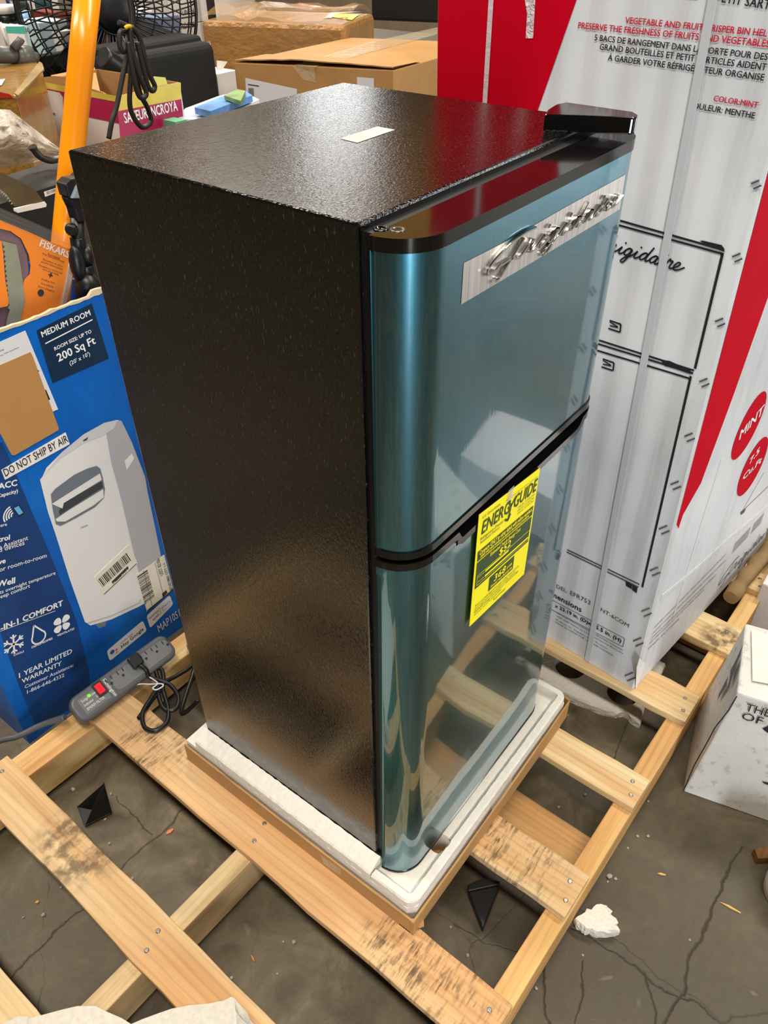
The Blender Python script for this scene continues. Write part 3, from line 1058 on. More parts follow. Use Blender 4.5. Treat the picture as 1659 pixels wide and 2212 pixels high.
# lettering on the left face
m = MB()
B_ = .012
def lt(s_, a, c, mat=INK, bold=B_, hh=None):
    m = MB(); m.tpx(LF, s_, a, c, .0012, mat, bold, hh)
    m.build('lettering', ct, recalc=False)
lt('PETIT SARTICLES', (1548, 3), (1720, 29))
lt('BOUTEILLES', (1402, -18), (1508, -3))
lt('VEGETABLE AND FRUIT CRISPER BIN HEL', (1351, 50), (1657, 79), RED)
lt('PRESERVE THE FRESHNESS OF FRUITS AND VEGETABLES', (1250, 61), (1662, 102), RED)
lt('5 BACS DE RANGEMENT DANS LA PORTE POUR DES', (1285, 87), (1658, 130))
lt('GRAND BOUTEILLES ET PETIT SARTICLES AIDENT', (1296, 107), (1655, 152))
lt('À GARDER VOTRE RÉFRIGÉRATEUR ORGANISE', (1314, 130), (1650, 174))
lt('COLOR:MINT', (1542, 218), (1637, 233), RED)
lt('COULEUR: MENTHE', (1487, 232), (1630, 256))
GR = plain('ink_grey', '#4a4a4c', .6)
lt('EFR753', (1232, 1284), (1275.5, 1306.6), GR, .0)
lt('MINT-6COM', (1284, 1311.5), (1358, 1355.5), GR, .0)
lt('MODEL:', (1183, 1260), (1226, 1281), GR, .0)
lt('Product Dimensions', (1118, 1246), (1256, 1322), INK, .014)
lt('x 23.19 in. (D)', (1200, 1311), (1270, 1347), INK, .02)
lt('x 55.5 in. (H)', (1270, 1347), (1342, 1388), INK, .02)
lt('EFR7-FR ELECTROLUX HOME PRODUCTS REGISTERED TRADEMARKS', (1204, 1325), (1346, 1406), GR, .0, .0045)
lt('used under license by Curtis International Electrolux', (1203, 1331), (1347, 1413), GR, .0, .0045)
lt('Products, Inc. Frigidaire Home Products', (1202, 1339), (1312, 1402), GR, .0, .0045)
lt('MADE IN CHINA FOR USA AND CANADA', (1201, 1345), (1325, 1417), GR, .0, .0045)
# outline drawing of a refrigerator
m = MB()
LW = .0032
def ll(a, c, wd=LW, mat=INK): m.stroke(LF, [LF.ab(a), LF.ab(c)], wd, .0011, mat)
A1, A2 = LF.ab((1357, 481)), LF.ab((1565, 540))
ll((1290, 462), (1565, 540)); ll((1287, 472), (1562, 548))
m.ppx(LF, [(1512, 521), (1518, 519), (1560, 529), (1565, 536), (1566, 544), (1558, 541)], .0012, INK)
ll((1562, 546), (1502, 796), .0042)
ll((1493, 812), (1388, 1268), .0042)
ll((1240, 717), (1500, 800)); ll((1240, 726), (1498, 806)); ll((1236, 740), (1490, 817))
m.ppx(LF, [(1428, 777), (1447, 779), (1492, 799), (1494, 808), (1462, 797), (1436, 790)], .0012, INK)
for (x0, y0) in ((1318, 692), (1303, 775)):
    pts = [(x0, y0), (x0 + 24, y0 + 8), (x0 + 22, y0 + 25), (x0 - 3, y0 + 17)]
    for i in range(3): ll(pts[i], pts[i + 1], .0028)
    ll((x0, y0 + 3), (x0 + 18, y0 + 14), .0022); ll((x0, y0 + 11), (x0 + 18, y0 + 15), .0022)
ll((1226, 1187), (1382, 1262), .003, GR); ll((1225, 1192), (1380, 1268), .003, GR)
for a in (((1352, 1253), (1366, 1262), (1365, 1272), (1353, 1265)), ((1367, 1262), (1378, 1269), (1376, 1281), (1366, 1274))): m.ppx(LF, a, .0012, INK)
a, c = LF.ab((1268, 527)), LF.ab((1473, 588))
script_word(m, LF, a, c, .0025, .0011, INK, 0, .35, .95)
# frame round the dimensions
q = [LF.ab(p) for p in ((1130, 1262), (1350, 1379), (1346, 1397), (1124, 1281))]
for i in range(4): m.stroke(LF, [q[i], q[(i + 1) % 4]], .0012, .0011, GR)
m.build('refrigerator_drawing', ct, recalc=False)
# plastic strap down the left face
m = MB()
q = LF.ab((1431, 507))
STRAP = clear('strap_film', '#cfd3d8', .22, .3, .05, 40)
qt, qb = LF.ab((1530, 58)), LF.ab((1271, 1418))
ks = (qt.x - qb.x) / (qt.y - qb.y)
xa, xb = qb.x + ks * (.002 - qb.y), qb.x + ks * (TOPZ - qb.y)
m.prism([LF.pt(xa - .0065, .002, .0015), LF.pt(xa + .0065, .002, .0015), LF.pt(xb + .0065, TOPZ, .0015), LF.pt(xb - .0065, TOPZ, .0015)], LF.n * .0014, STRAP)
m.build('packing_strap', ct, bevel=.0006)
m = MB()
q = LF.ab((1053, 150))
m.prism([LF.pt(q.x - .0045, .3, .0012), LF.pt(q.x + .0045, .3, .0012), LF.pt(q.x + .0045, TOPZ, .0012), LF.pt(q.x - .0045, TOPZ, .0012)], LF.n * .001, clear('strap_film2', '#f0e3e6', .35, .3, .3, 40))
m.build('packing_strap', ct)
m = MB()
m.ppx(LF, [(1132, -20), (1159, -20), (1153, 82), (1137, 83), (1140, 30)], .0018, clear('tape_piece', '#f3eeee', .3, .15, .9, 70))
m.build('tape_piece', ct)
# staples along the near edge
for (x, y) in ((1633, 392), (1592, 550), (1555, 690), (1521, 820), (1489, 938), (1459, 1042), (1434, 1138), (1414, 1228), (1396, 1316), (1378, 1380), (1360, 1455)):
    for (dx, dy) in ((0, 0), (5, 11)):
        a = LF.ab((x + dx - 9, y + dy + 4)); c = LF.ab((x + dx + 8, y + dy - 3))
        m = MB(); m.stroke(LF, [a, (a + c) / 2, c], .0022, .0006, STEEL, .0016)
        m.build('staple', ct)
# right face prints
m = MB()
def ell(cx, cy, rw, rh, mat, h, tilt=0):
    q = RF.ab((cx, cy))
    m.poly(RF, [(q.x + rw * math.cos(t) * math.cos(tilt) - rh * math.sin(t) * math.sin(tilt), q.y + rw * math.cos(t) * math.sin(tilt) + rh * math.sin(t) * math.cos(tilt)) for t in [2 * math.pi * k / 40 for k in range(40)]], h, mat)
    return q
def oval(pxs, h):
    q = [RF.ab(p) for p in pxs]     # left, bottom, right, top
    cx = sum((p for p in q), Vector((0, 0))) / 4
    a_, b2 = (q[2] - q[0]) / 2, (q[3] - q[1]) / 2
    m.poly(RF, [tuple(cx + a_ * math.cos(t) + b2 * math.sin(t)) for t in [2 * math.pi * k / 40 for k in range(40)]], h, CRED)
oval(((1583, 960), (1600, 982), (1650, 880), (1636, 857)), .0008)
oval(((1594, 1045), (1612, 1060), (1655, 975), (1640, 952)), .0008)
m.build('red_ovals', ct)
m = MB()
m.tpx(RF, 'MINT', (1595, 950), (1645, 893), .0014, WHT, .02, .024)
m.tpx(RF, '7.5', (1617, 1003), (1638, 977), .0014, WHT, .02, .018)
m.tpx(RF, 'Cu.Ft', (1602, 1038), (1642, 998), .0014, WHT, .02, .018)
m.build('white_lettering', ct, recalc=False)
m = MB()
def rt(s_, a, c, mat=GR, bold=0.0, hh=None):
    mm = MB(); mm.tpx(RF, s_, a, c, .0010, mat, bold, hh)
    mm.build('lettering', ct, recalc=False)
for k, (a, c) in enumerate((((1412, 1358), (1568, 1198)), ((1409, 1370), (1566, 1212)), ((1405, 1382), (1545, 1244)), ((1402, 1392), (1520, 1275)), ((1399, 1404), (1466, 1338)))):
    rt(('FRIGIDAIRE IS A REGISTERED TRADEMARK USED UNDER LICENSE FROM ELECTROLUX HOME PRODUCTS', 'DESIGNED IN CANADA AND IMPORTED BY CURTIS INTERNATIONAL LTD THE PRODUCT IS WARRANTED', 'CONSERVER EN POSITION VERTICALE NE PAS INCLINER LE CARTON PENDANT LE TRANSPORT', 'KEEP UPRIGHT DO NOT TILT THE CARTON DURING TRANSPORT', 'MADE IN CHINA')[k], a, c, GR, 0, .0062)
a, c = RF.ab((1549, 1268)), RF.ab((1668, 1140))
script_word(m, RF, a, c, .003, .0010, GR, 0, .3, .75)
m.build('script_logo', ct, recalc=False)
m = MB()
bc = plain('ink_barcode', '#8a8a86', .6)
for (p, c_) in (((1582, 1192), (1616, 1152)), ((1622, 1150), (1650, 1108))):
    a, d = RF.ab(p), RF.ab(c_)
    for k in range(16):
        x = a.x + (d.x - a.x) * k / 15
        m.poly(RF, [(x, a.y - .006), (x + (d.x - a.x) / 30, a.y - .006), (x + (d.x - a.x) / 30, a.y + .028), (x, a.y + .028)], .0010, bc)
for a, d in (((1650, 1020), (1602, 1105)), ((1602, 1105), (1659, 1050))): m.stroke(RF, [RF.ab(a), RF.ab(d)], .002, .001, GR)
m.ppx(RF, [(1599, 1106), (1603, 1103), (1610, 1098), (1607, 1106), (1600, 1112)], .0011, INK)
m.build('barcode', ct, recalc=False)
# crease ridge low on the right face and a loose flap tab at the corner
m = MB()
a, c = RF.ab((1428, 1290)), RF.ab((1659, 1092))
m.stroke(RF, [a, a.lerp(c, .3) + Vector((0, -.006)), a.lerp(c, .6) + Vector((0, .004)), c], .013, .0002, CWU, .0012)
a, c = RF.ab((1462, 1330)), RF.ab((1532, 1110))
m.stroke(RF, [RF.ab((1455, 1330)), RF.ab((1478, 1255)), RF.ab((1510, 1150)), RF.ab((1560, 990))], .010, .0002, CWU, .0009)
m.build('face_creases', ct)
m = MB()
m.ppx(RF, [(1371, 1491), (1391, 1440), (1393, 1432), (1380, 1420), (1374, 1440)], .0016, CW)
m.build('glue_flap', ct)

# ================================================================== blue air-conditioner carton
YB = .845
BX0, BX1, BZ1 = -.182, .30, .905
def blue_material():
    t = NT('carton_blue')
    n1 = t.noise(t.coord((1, 1, .5)), 7, 6, .65)
    c = t.ramp(n1, [(.3, '#0550a6'), (.6, '#0866c0'), (.8, '#1878cc')])
    t.set(Base_Color=c, Roughness=.42, Specular_IOR_Level=.4)
    t.bump(t.noise(t.coord((9, 9, 2)), 1, 4), .12, .01)
    return t.mat
BLUE = blue_material()
ac = thing('air_conditioner_carton', ((BX0 + BX1) / 2, YB + .2, 0), 'bright blue portable air conditioner carton with torn open top behind the power strip', 'carton')
m = MB()
t_ = .005
# four walls, open at the top
for a, c in (((BX0, YB, 0), (BX1, YB + t_, BZ1)), ((BX0, YB + t_, 0), (BX0 + t_, YB + .30, BZ1)), ((BX1 - t_, YB + t_, 0), (BX1, YB + .30, BZ1 - .02)), ((BX0 + t_, YB + .30 - t_, 0), (BX1 - t_, YB + .30, BZ1 - .02)), ((BX0 + t_, YB + t_, 0), (BX1 - t_, YB + .30 - t_, t_))):
    m.box(a, c, BLUE)
m.build('box_body', ac)
FF = Plane((0, YB, 0), (1, 0, 0), (0, 0, 1))
# torn kraft lip along the top edge
m = MB()
vs = []
N = 44
for i in range(N + 1):
    x = BX0 + (BX1 - BX0) * i / N
    e = random.uniform(.0, .0035) + (.006 if i > 38 else 0)
    for (y, z) in ((YB - .0012, BZ1 - .001 - random.uniform(.0, .003)), (YB - .0012, BZ1 + e), (YB + t_ + .001, BZ1 + e), (YB + t_ + .001, BZ1 - .004)): vs.append((x, y, z))
fs = []
for i in range(N):
    for j in range(4): fs.append((i * 4 + j, i * 4 + (j + 1) % 4, (i + 1) * 4 + (j + 1) % 4, (i + 1) * 4 + j))
fs += [(3, 2, 1, 0), tuple(N * 4 + j for j in range(4))]
m.add(vs, fs, cardboard('torn_edge', '#d9c7a6'))
m.build('torn_edge', ac)
NAVY = plain('ink_navy', '#0d2b47', .45, var=.12, vs=20)
PANEL = plain('ink_panel', '#123f7a', .45, var=.25, vs=9)
LT = plain('ink_lilac', '#dcdbe4', .5)
AG1, AG2, AG3, AG4 = plain('print_white', '#e4e2df', .5), plain('print_shade', '#b3b1b4', .5), plain('print_slate', '#6f7883', .5), plain('print_dark', '#3c4046', .5)
AG5 = plain('print_mid', '#cfcdd0', .5)
m = MB()
m.ppx(FF, [(78, 714), (198, 655), (235, 774), (113, 828)], .0006, NAVY)
m.ppx(FF, [(-40, 960), (5, 955), (45, 1050), (105, 1190), (165, 1340), (192, 1450), (196, 1500), (80, 1575), (40, 1480), (-40, 1250)], .0006, PANEL)
m.build('printed_panels', ac)
m = MB()
BD = .014
def ft(s_, a, c, mat=WHT, bold=BD, hh=None, h=.0012):
    mm = MB(); mm.tpx(FF, s_, a, c, h, mat, bold, hh)
    mm.build('lettering', ac, recalc=False)
ft('MEDIUM ROOM', (91, 728), (195, 680), WHT, .02)
m.stroke(FF, [FF.ab((97, 742)), FF.ab((199, 690))], .0022, .0012, WHT); m.build('rule', ac, recalc=False); m = MB()
ft('ROOM SIZE: UP TO', (118, 757), (197, 718), WHT, .02)
ft('200 Sq Ft', (126, 781), (206, 741), WHT, .02)
ft("(20' x 10')", (151, 789), (194, 767), WHT, .004)
ft('SACC', (-12, 1059), (36, 1048), WHT, .03)
ft('Capacity)', (-6, 1075), (38, 1063), WHT, .02)
ft('where', (-14, 1141), (14, 1135), WHT, .01)
ft('Control', (-34, 1177), (20, 1165), WHT, .03)
ft('with Google Assistant', (-75, 1211), (60, 1165), WHT, .006)
ft('enabled devices', (-43, 1205), (52, 1176), WHT, .006)
ft('Drive', (-26, 1225), (11, 1215), WHT, .03)
ft('design for room-to-room', (-48, 1249), (100, 1203), WHT, .006)
ft('Sleep Well', (-58, 1281), (31, 1259), WHT, .03)
ft('adjusts overnight temperature', (-27, 1292), (119, 1240), WHT, .006)
ft('for sleep comfort', (-28, 1303), (64, 1268), WHT, .006)
ft('3-IN-1 COMFORT', (-8, 1366), (135, 1307), WHT, .03)
m.stroke(FF, [FF.ab((0, 1363)), FF.ab((119, 1319))], .0012, .0012, WHT); m.build('rule', ac, recalc=False); m = MB()
ft('COOLS', (29, 1417), (51, 1408), WHT, .02)
ft('DEHUMIDIFIES', (68, 1400), (113, 1380), WHT, .02)
ft('VENTILATES', (123, 1375), (160, 1359), WHT, .02)
ft('1 YEAR LIMITED', (41, 1464), (155, 1410), WHT, .016)
ft('WARRANTY', (47, 1476), (132, 1436), WHT, .016)
ft('Customer Assistance:', (53, 1487), (158, 1439), WHT, .004)
ft('1-866-646-4332', (58, 1498), (138, 1461), WHT, .008)
ft('MAP10S1CWT', (343, 1366), (420, 1306), WHT, .0, .026)
# wifi arcs, snowflake, drop and blower wheel
q = FF.ab((30, 1112))
for r in (.006, .011, .016, .021):
    m.stroke(FF, [(q.x - r * math.cos(t), q.y + r * math.sin(t)) for t in [R_(-10 + 12 * k) for k in range(9)]], .0028, .0012, WHT)
m.build('wifi_icon', ac, recalc=False); m = MB()
q = FF.ab((29, 1391))
for k in range(6):
    a = R_(60 * k + 15)
    e = Vector((math.cos(a), math.sin(a)))
    m.stroke(FF, [q, q + e * .024], .0038, .0012, WHT)
    for sgn in (1, -1):
        f = Vector((math.cos(a + sgn * .8), math.sin(a + sgn * .8)))
        m.stroke(FF, [q + e * .014, q + e * .014 + f * .009], .0032, .00125, WHT)
m.build('snowflake_icon', ac, recalc=False); m = MB()
q = FF.ab((83, 1376))
pts = [(q.x + .0155 * math.sin(t) * (1.0), q.y - .0155 * math.cos(t)) for t in [R_(-130 + 260 * k / 20) for k in range(21)]]
pts = [(q.x, q.y + .036)] + pts[::-1] + [(q.x, q.y + .036)]
m.stroke(FF, pts, .0034, .0012, WHT)
m.build('drop_icon', ac, recalc=False); m = MB()
q = FF.ab((133, 1347))
for k in range(4):
    a = R_(90 * k + 30)
    e = Vector((math.cos(a), math.sin(a))); f = Vector((-e.y, e.x))
    m.poly(FF, [tuple(q + e * (.003 + .02 * (1 - math.cos(t)) / 2) + f * (.0085 * math.sin(t) * (1 - .35 * math.cos(t)))) for t in [2 * math.pi * j / 18 for j in range(18)]], .0012, WHT)
m.build('blower_icon', ac, recalc=False)
m = MB()
m.ppx(FF, [(26, 1097), (40, 1089), (53, 1109), (40, 1117)], .0012, plain('ink_phone', '#202a36', .5))
m.ppx(FF, [(29, 1097), (39, 1092), (49, 1107), (40, 1112)], .0016, plain('ink_sky', '#63b4e6', .4))
m.build('printed_phone', ac)
# printed picture of the air conditioner
m = MB()
body = [(86, 1036), (91, 1030), (100, 1010), (135, 975), (180, 938), (225, 913), (252, 907), (262, 909), (284, 955), (313, 1030), (318, 1060), (345, 1190), (360, 1275), (300, 1310), (240, 1338), (195, 1351), (183, 1343), (150, 1250), (120, 1155), (103, 1105)]
m.ppx(FF, body, .0006, AG1)
m.ppx(FF, [(228, 930), (255, 908), (262, 909), (284, 955), (313, 1030), (318, 1060), (345, 1190), (360, 1275), (315, 1300), (285, 1180), (262, 1080), (240, 1000)], .0009, AG2)
m.ppx(FF, [(91, 1030), (135, 975), (180, 938), (225, 913), (252, 908), (246, 925), (222, 940), (180, 957), (130, 990), (100, 1020)], .0011, AG5)
m.ppx(FF, [(178, 951), (190, 943), (187, 950), (180, 953)], .0014, AG4)
m.ppx(FF, [(109, 1068), (118, 1056), (160, 1025), (190, 1011), (208, 1006), (216, 1012), (221, 1030), (226, 1055), (224, 1075), (205, 1095), (165, 1118), (130, 1136), (120, 1132), (113, 1100)], .0011, AG3)
m.ppx(FF, [(111, 1088), (215, 1022), (219, 1036), (137, 1086), (134, 1098)], .0014, AG1)
m.ppx(FF, [(137, 1086), (219, 1039), (222, 1052), (128, 1112), (126, 1104)], .00135, AG4)
m.ppx(FF, [(119, 1121), (150, 1100), (222, 1056), (223, 1074), (200, 1092), (140, 1126), (122, 1126)], .0015, AG1)
m.ppx(FF, [(268, 995), (284, 979), (289, 990), (273, 1015)], .0014, plain('print_slot', '#e9e7e4', .5))
m.stroke(FF, [FF.ab(p) for p in ((188, 1346), (240, 1330), (300, 1302), (304, 1294))], .002, .0013, AG2)
m.ppx(FF, [(206, 1349), (230, 1336), (228, 1352), (214, 1357)], .0005, AG3)
m.tpx(FF, 'Midea', (175, 1142), (189, 1135), .0013, AG4, 0)
m.build('printed_picture', ac, recalc=False)
# labels stuck on the carton
BAR = plain('barcode_ink', '#3a3632', .55)
def bars(m, pl, p0, p1, hgt, n, h, seed, across=None):
    rnd = random.Random(seed)
    p0, p1 = Vector(p0), Vector(p1)
    e = (p1 - p0); L = e.length; e.normalize()
    f = Vector((-e.y, e.x)) * hgt
    x = 0.0
    st = L / n
    while x < L:
        w_ = st * rnd.choice((.3, .5, .9))
        m.poly(pl, [tuple(p0 + e * x), tuple(p0 + e * (x + w_)), tuple(p0 + e * (x + w_) + f), tuple(p0 + e * x + f)], h, BAR)
        x += w_ + st * rnd.choice((.35, .5, .8))
def sticker(name, corners, mat, h=.001, label=None):
    m = MB()
    q = [FF.px(p, .0003) for p in corners]
    m.prism(q, FF.n * h, mat)
    o = m.build(name, ac)
    if label: o['label'] = label
    return o
PAPER = plain('sticker_paper', '#e9e2d2', .55, var=.05, vs=30)
sticker('shipping_pouch', [(-60, 745), (0, 738), (54, 714), (125, 884), (64, 909), (-20, 940)], plain('pouch_paper', '#dcdcdf', .4), .0008, 'white delivery paper behind brown card')
sticker('brown_card', [(-40, 805), (64, 760), (69, 768), (126, 925), (124, 929), (30, 983), (24, 982), (-30, 880)], cardboard('brown_card', '#b8874d', .7, .92), .0018)
m = MB()
m.tpx(FF, 'Houston, Texas, 77064, United States', (-20, 778), (40, 751), .0014, INK)
m.tpx(FF, 'Midea Ltd', (-18, 762), (7, 757), .0014, INK)
for a, c in (((66, 771), (75, 790)), ((79, 800), (83, 802)), ((97, 842), (106, 863))): m.stroke(FF, [FF.ab(a), FF.ab(c)], .003, .0014, INK)
m.build('pouch_lettering', ac, recalc=False)
sticker('shipping_notice', [(2, 1015), (141, 934), (150, 959), (10, 1036)], plain('notice_paper', '#ece8e4', .5), .001)
m = MB(); m.tpx(FF, 'DO NOT SHIP BY AIR', (11, 1029), (147, 953), .0018, INK, .006, .0165)
m.build('notice_lettering', ac, recalc=False)
sticker('barcode_sticker', [(203, 1246), (277, 1176), (280, 1178), (296, 1215), (295, 1219), (224, 1284)], PAPER)
m = MB()
bars(m, FF, FF.ab((221, 1268)), FF.ab((283, 1209)), .028, 30, .0016, 3)
m.ppx(FF, [(240, 1256), (275, 1222), (277, 1228), (243, 1262)], .0016, BAR)
m.tpx(FF, 'QWS', (276, 1228), (261, 1241), .0021, PAPER, .02)
m.tpx(FF, 'ID', (247, 1255), (242, 1259), .0021, PAPER, .02)
m.stroke(FF, [FF.ab((224, 1283)), FF.ab((294, 1217))], .002, .0016, BAR)
m.build('sticker_print', ac, recalc=False)
sticker('delivery_label', [(295, 1240), (354, 1198), (373, 1271), (317, 1321)], PAPER)
m = MB()
a, c = FF.ab((333, 1288)), FF.ab((318, 1232))
bars(m, FF, a, c, .030, 20, .0016, 8)
m.ppx(FF, [(349, 1282), (358, 1274), (361, 1280), (351, 1290)], .0016, BAR)
m.stroke(FF, [FF.ab((317, 1319)), FF.ab((372, 1274))], .0035, .0016, BAR)
m.stroke(FF, [FF.ab((309, 1232)), FF.ab((328, 1309))], .001, .0016, BAR)
m.stroke(FF, [FF.ab((334, 1215)), FF.ab((353, 1288))], .001, .0016, BAR)
m.tpx(FF, '07147-9801 OTY 1-1', (372, 1272), (356, 1215), .0016, BAR, .01, .008)
m.tpx(FF, 'USST 02106', (352, 1240), (343, 1205), .0016, BAR, .01, .010)
m.tpx(FF, 'MEDIA TX', (316, 1304), (312, 1290), .0016, BAR, .0, .004)
m.build('delivery_print', ac, recalc=False)
WB = plain('badge_white', '#e6e4e6', .5)
m = MB()
def badge(px4):
    q = [FF.ab(p) for p in px4]
    out = []
    for i in range(4):
        a, b_, c_ = q[i - 1], q[i], q[(i + 1) % 4]
        u, v = (a - b_).normalized() * .006, (c_ - b_).normalized() * .006
        out += [tuple(b_ + u), tuple(b_ + u * .3 + v * .3), tuple(b_ + v)]
    m.poly(FF, out, .0006, WB)
badge([(230, 1406), (308, 1340), (317, 1362), (237, 1428)])
badge([(316, 1330), (366, 1285), (374, 1305), (324, 1357)])
m.build('voice_badges', ac)
m = MB()
def disc(px_, r, mat):
    q = FF.ab(px_); m.poly(FF, [(q.x + r * math.cos(t), q.y + r * math.sin(t)) for t in [2 * math.pi * k / 20 for k in range(20)]], .001, mat)
disc((242, 1408), .0062, plain('dot_blue', '#2a63c0', .5)); disc((251, 1403), .0028, plain('dot_red', '#d83a34', .5)); disc((252, 1408.5), .0034, plain('dot_yellow', '#f0ae2c', .5))
m.tpx(FF, 'works with', (260, 1391), (287, 1369), .001, GR, 0, .005)
m.tpx(FF, 'Hey Google', (263, 1400), (310, 1360), .001, INK, .004, .011)
m.build('badge_print', ac, recalc=False); m = MB()
m.tpx(FF, 'works', (322, 1338), (342, 1320), .001, INK, .0, .008)
m.tpx(FF, 'with', (330, 1341), (344, 1328), .001, INK, .0, .008)
m.stroke(FF, [FF.ab((343, 1312)), FF.ab((348, 1327))], .0009, .001, INK)
BLT = plain('ink_softblue', '#7d9cc8', .5)
m.tpx(FF, 'alexa', (349, 1316), (368, 1299), .001, BLT, .0, .009)
m.stroke(FF, [FF.ab(p) for p in ((350, 1318), (357, 1317), (368, 1304))], .0012, .001, BLT)
m.build('badge_print', ac, recalc=False)

# ================================================================== power strip and cords
ps = thing('power_strip', onz((265, 1470), .10), 'grey power strip with red lit switch lying against the blue carton', 'power strip')
TL, TRp = onz((138, 1517), .182), onz((352, 1368), .182)
BL, BR = onz((184, 1566), .146), onz((389, 1407), .146)
o_ = (BL + TL) / 2
u = ((BR + TRp) / 2 - o_)
LEN = u.length
u.normalize()
v = (TL - BL + TRp - BR) / 2
v = v - u * v.dot(u)
WID = v.length
PS = Plane(o_, u, v)
GREY = plain('strip_grey', '#55565a', .42, var=.06, vs=30)
GREY2 = plain('strip_face', '#6b6c6d', .5)
def rrect(x0, y0, x1, y1, r, n=5):
    out = []
    for cx, cy, a0 in ((x1 - r, y0 + r, -90), (x1 - r, y1 - r, 0), (x0 + r, y1 - r, 90), (x0 + r, y0 + r, 180)):
        for k in range(n + 1):
            a = R_(a0 + 90 * k / n)
            out.append((cx + r * math.cos(a), cy + r * math.sin(a)))
    return out
W2 = WID / 2
m = MB(); m.prism([PS.pt(a, c, -.027) for a, c in rrect(0, -W2, LEN, W2, .02)], PS.n * .027, GREY)
m.build('strip_body', ps, bevel=.007, seg=3)
m = MB(); m.prism([PS.pt(a, c, .0) for a, c in rrect(.095, -W2 * .62, LEN - .008, W2 * .62, .012)], PS.n * .0012, GREY2)
m.build('socket_face', ps)
DK = plain('slot_black', '#121213', .6)
for k, (x, y) in enumerate(((237, 1471), (262, 1454), (312, 1418), (335, 1403), (358, 1388))):
    q = PS.ab((x, y))
    s_ = .0085
    m = MB()
    for (dx, dy) in ((-s_ * .8, s_ * .5), (s_ * .75, s_ * .5)):
        m.poly(PS, [(q.x + dx - .0012, q.y + dy - .004), (q.x + dx + .0012, q.y + dy - .004), (q.x + dx + .0012, q.y + dy + .004), (q.x + dx - .0012, q.y + dy + .004)], .0018, DK)
    m.poly(PS, [(q.x + .0030 * math.cos(t), q.y - s_ * .75 + .0030 * math.sin(t)) for t in [2 * math.pi * j / 12 for j in range(12)]], .0018, DK)
    m.build('socket', ps)
q = PS.ab((215, 1488))
m = MB(); m.prism([PS.pt(q.x + a, q.y + c, .001) for a, c in rrect(-.011, -.016, .011, .016, .002)], PS.n * .002, DK)
sw = m.build('switch', ps)
m = MB(); m.prism([PS.pt(q.x + a, q.y + c, .003) for a, c in rrect(-.007, -.011, .007, .011, .0015)], PS.n * .0035, emit('lit_red', '#e8121c', .9))
m.build('rocker', sw, bevel=.001)
q = PS.ab((192, 1503))
m = MB(); m.lathe(PS.pt(q.x, q.y, 0), PS.n, [(.0032, 0), (.0032, .002), (.0015, .0032)], emit('lit_green', '#56e020', 1.6), 14)
m.build('indicator_light', ps)
m = MB(); m.prism([PS.pt(a, c, .0) for a, c in rrect(.018, -W2 * .6, .078, W2 * .6, .003)], PS.n * .0006, GREY2); m.build('printed_plate', ps)
m = MB()
PLW = plain('ink_pale', '#d5d3cc', .5)
m.text(PS, 'Surge Protection', (.024, W2 * .28), (.070, W2 * .28), .0012, PLW, .01, .006)
m.text(PS, 'Indicator', (.024, -W2 * .06), (.046, -W2 * .06), .0012, PLW, .01, .006)
m.text(PS, 'Light', (.054, -W2 * .02), (.067, -W2 * .02), .0012, PLW, .01, .006)
m.text(PS, 'EMI/RFI FILTER', (.024, -W2 * .4), (.066, -W2 * .4), .0012, PLW, .01, .006)
m.text(PS, 'Kensington', (.083, W2 * .72), (.083, -W2 * .72), .0012, PLW, .02, .008)
m.build('strip_lettering', ps, recalc=False)
pts = [onz((140, 1549), .130), onz((90, 1566), .110), onz((40, 1590), .095), onz((0, 1600), .085), onz((-60, 1625), .06)]
m = MB(); m.tube(catmull(pts, 8), .0065, GREY, 10)
m.build('strip_cable', ps)
# fridge cord: plug, bundled loops and tail
cordm = plain('cord_black', '#0f0f11', .35)
q = PS.ab((292, 1432))
PLUG = [PS.pt(q.x + a, q.y + c, .0015) for a, c in rrect(-.013, -.012, .013, .017, .005)]
def pz(p, z): return onz(p, z)
route = [PS.pt(q.x, q.y - .008, .012), PS.pt(q.x + .006, q.y - .026, .012), pz((322, 1462), .145), pz((345, 1470), .140), pz((368, 1480), .135), pz((385, 1505), .128), pz((380, 1530), .126), pz((355, 1532), .128), pz((342, 1500), .132), pz((342, 1470), .138), pz((336, 1445), .142), pz((350, 1448), .140), pz((352, 1480), .135), pz((330, 1510), .130), pz((304, 1545), .126), pz((300, 1550), .126)]
m = MB(); m.tube(catmull(route, 7), .0048, cordm, 10); pc = cprops(m.build('power_cord', fr), 'black power cord bundled with a white tie')
route = [pz((345, 1478), .142), pz((325, 1510), .136), pz((308, 1540), .130), pz((312, 1570), .126), pz((335, 1578), .126), pz((360, 1560), .126), pz((363, 1530), .128), pz((352, 1490), .134), pz((356, 1474), .137), pz((378, 1462), .130), pz((400, 1449), .125), pz((420, 1442), .120), (.03, .55, .124), (.06, .52, .16)]
m = MB(); m.tube(catmull(route, 7), .0048, cordm, 10); m.build('cord_loop', pc)
m = MB(); m.tube(catmull([pz((272, 1488), .135), pz((300, 1478), .140), pz((325, 1478), .146), pz((348, 1477), .149), pz((352, 1482), .146), pz((338, 1490), .144), pz((330, 1486), .146), pz((340, 1475), .149), pz((318, 1460), .146), pz((308, 1454), .15)], 7), .0016, plain('tie_white', '#cfcfd2', .5), 8)
m.build('tie', pc)
m = MB(); m.prism(PLUG, PS.n * .017, cordm)
m.build('plug', pc, bevel=.003)

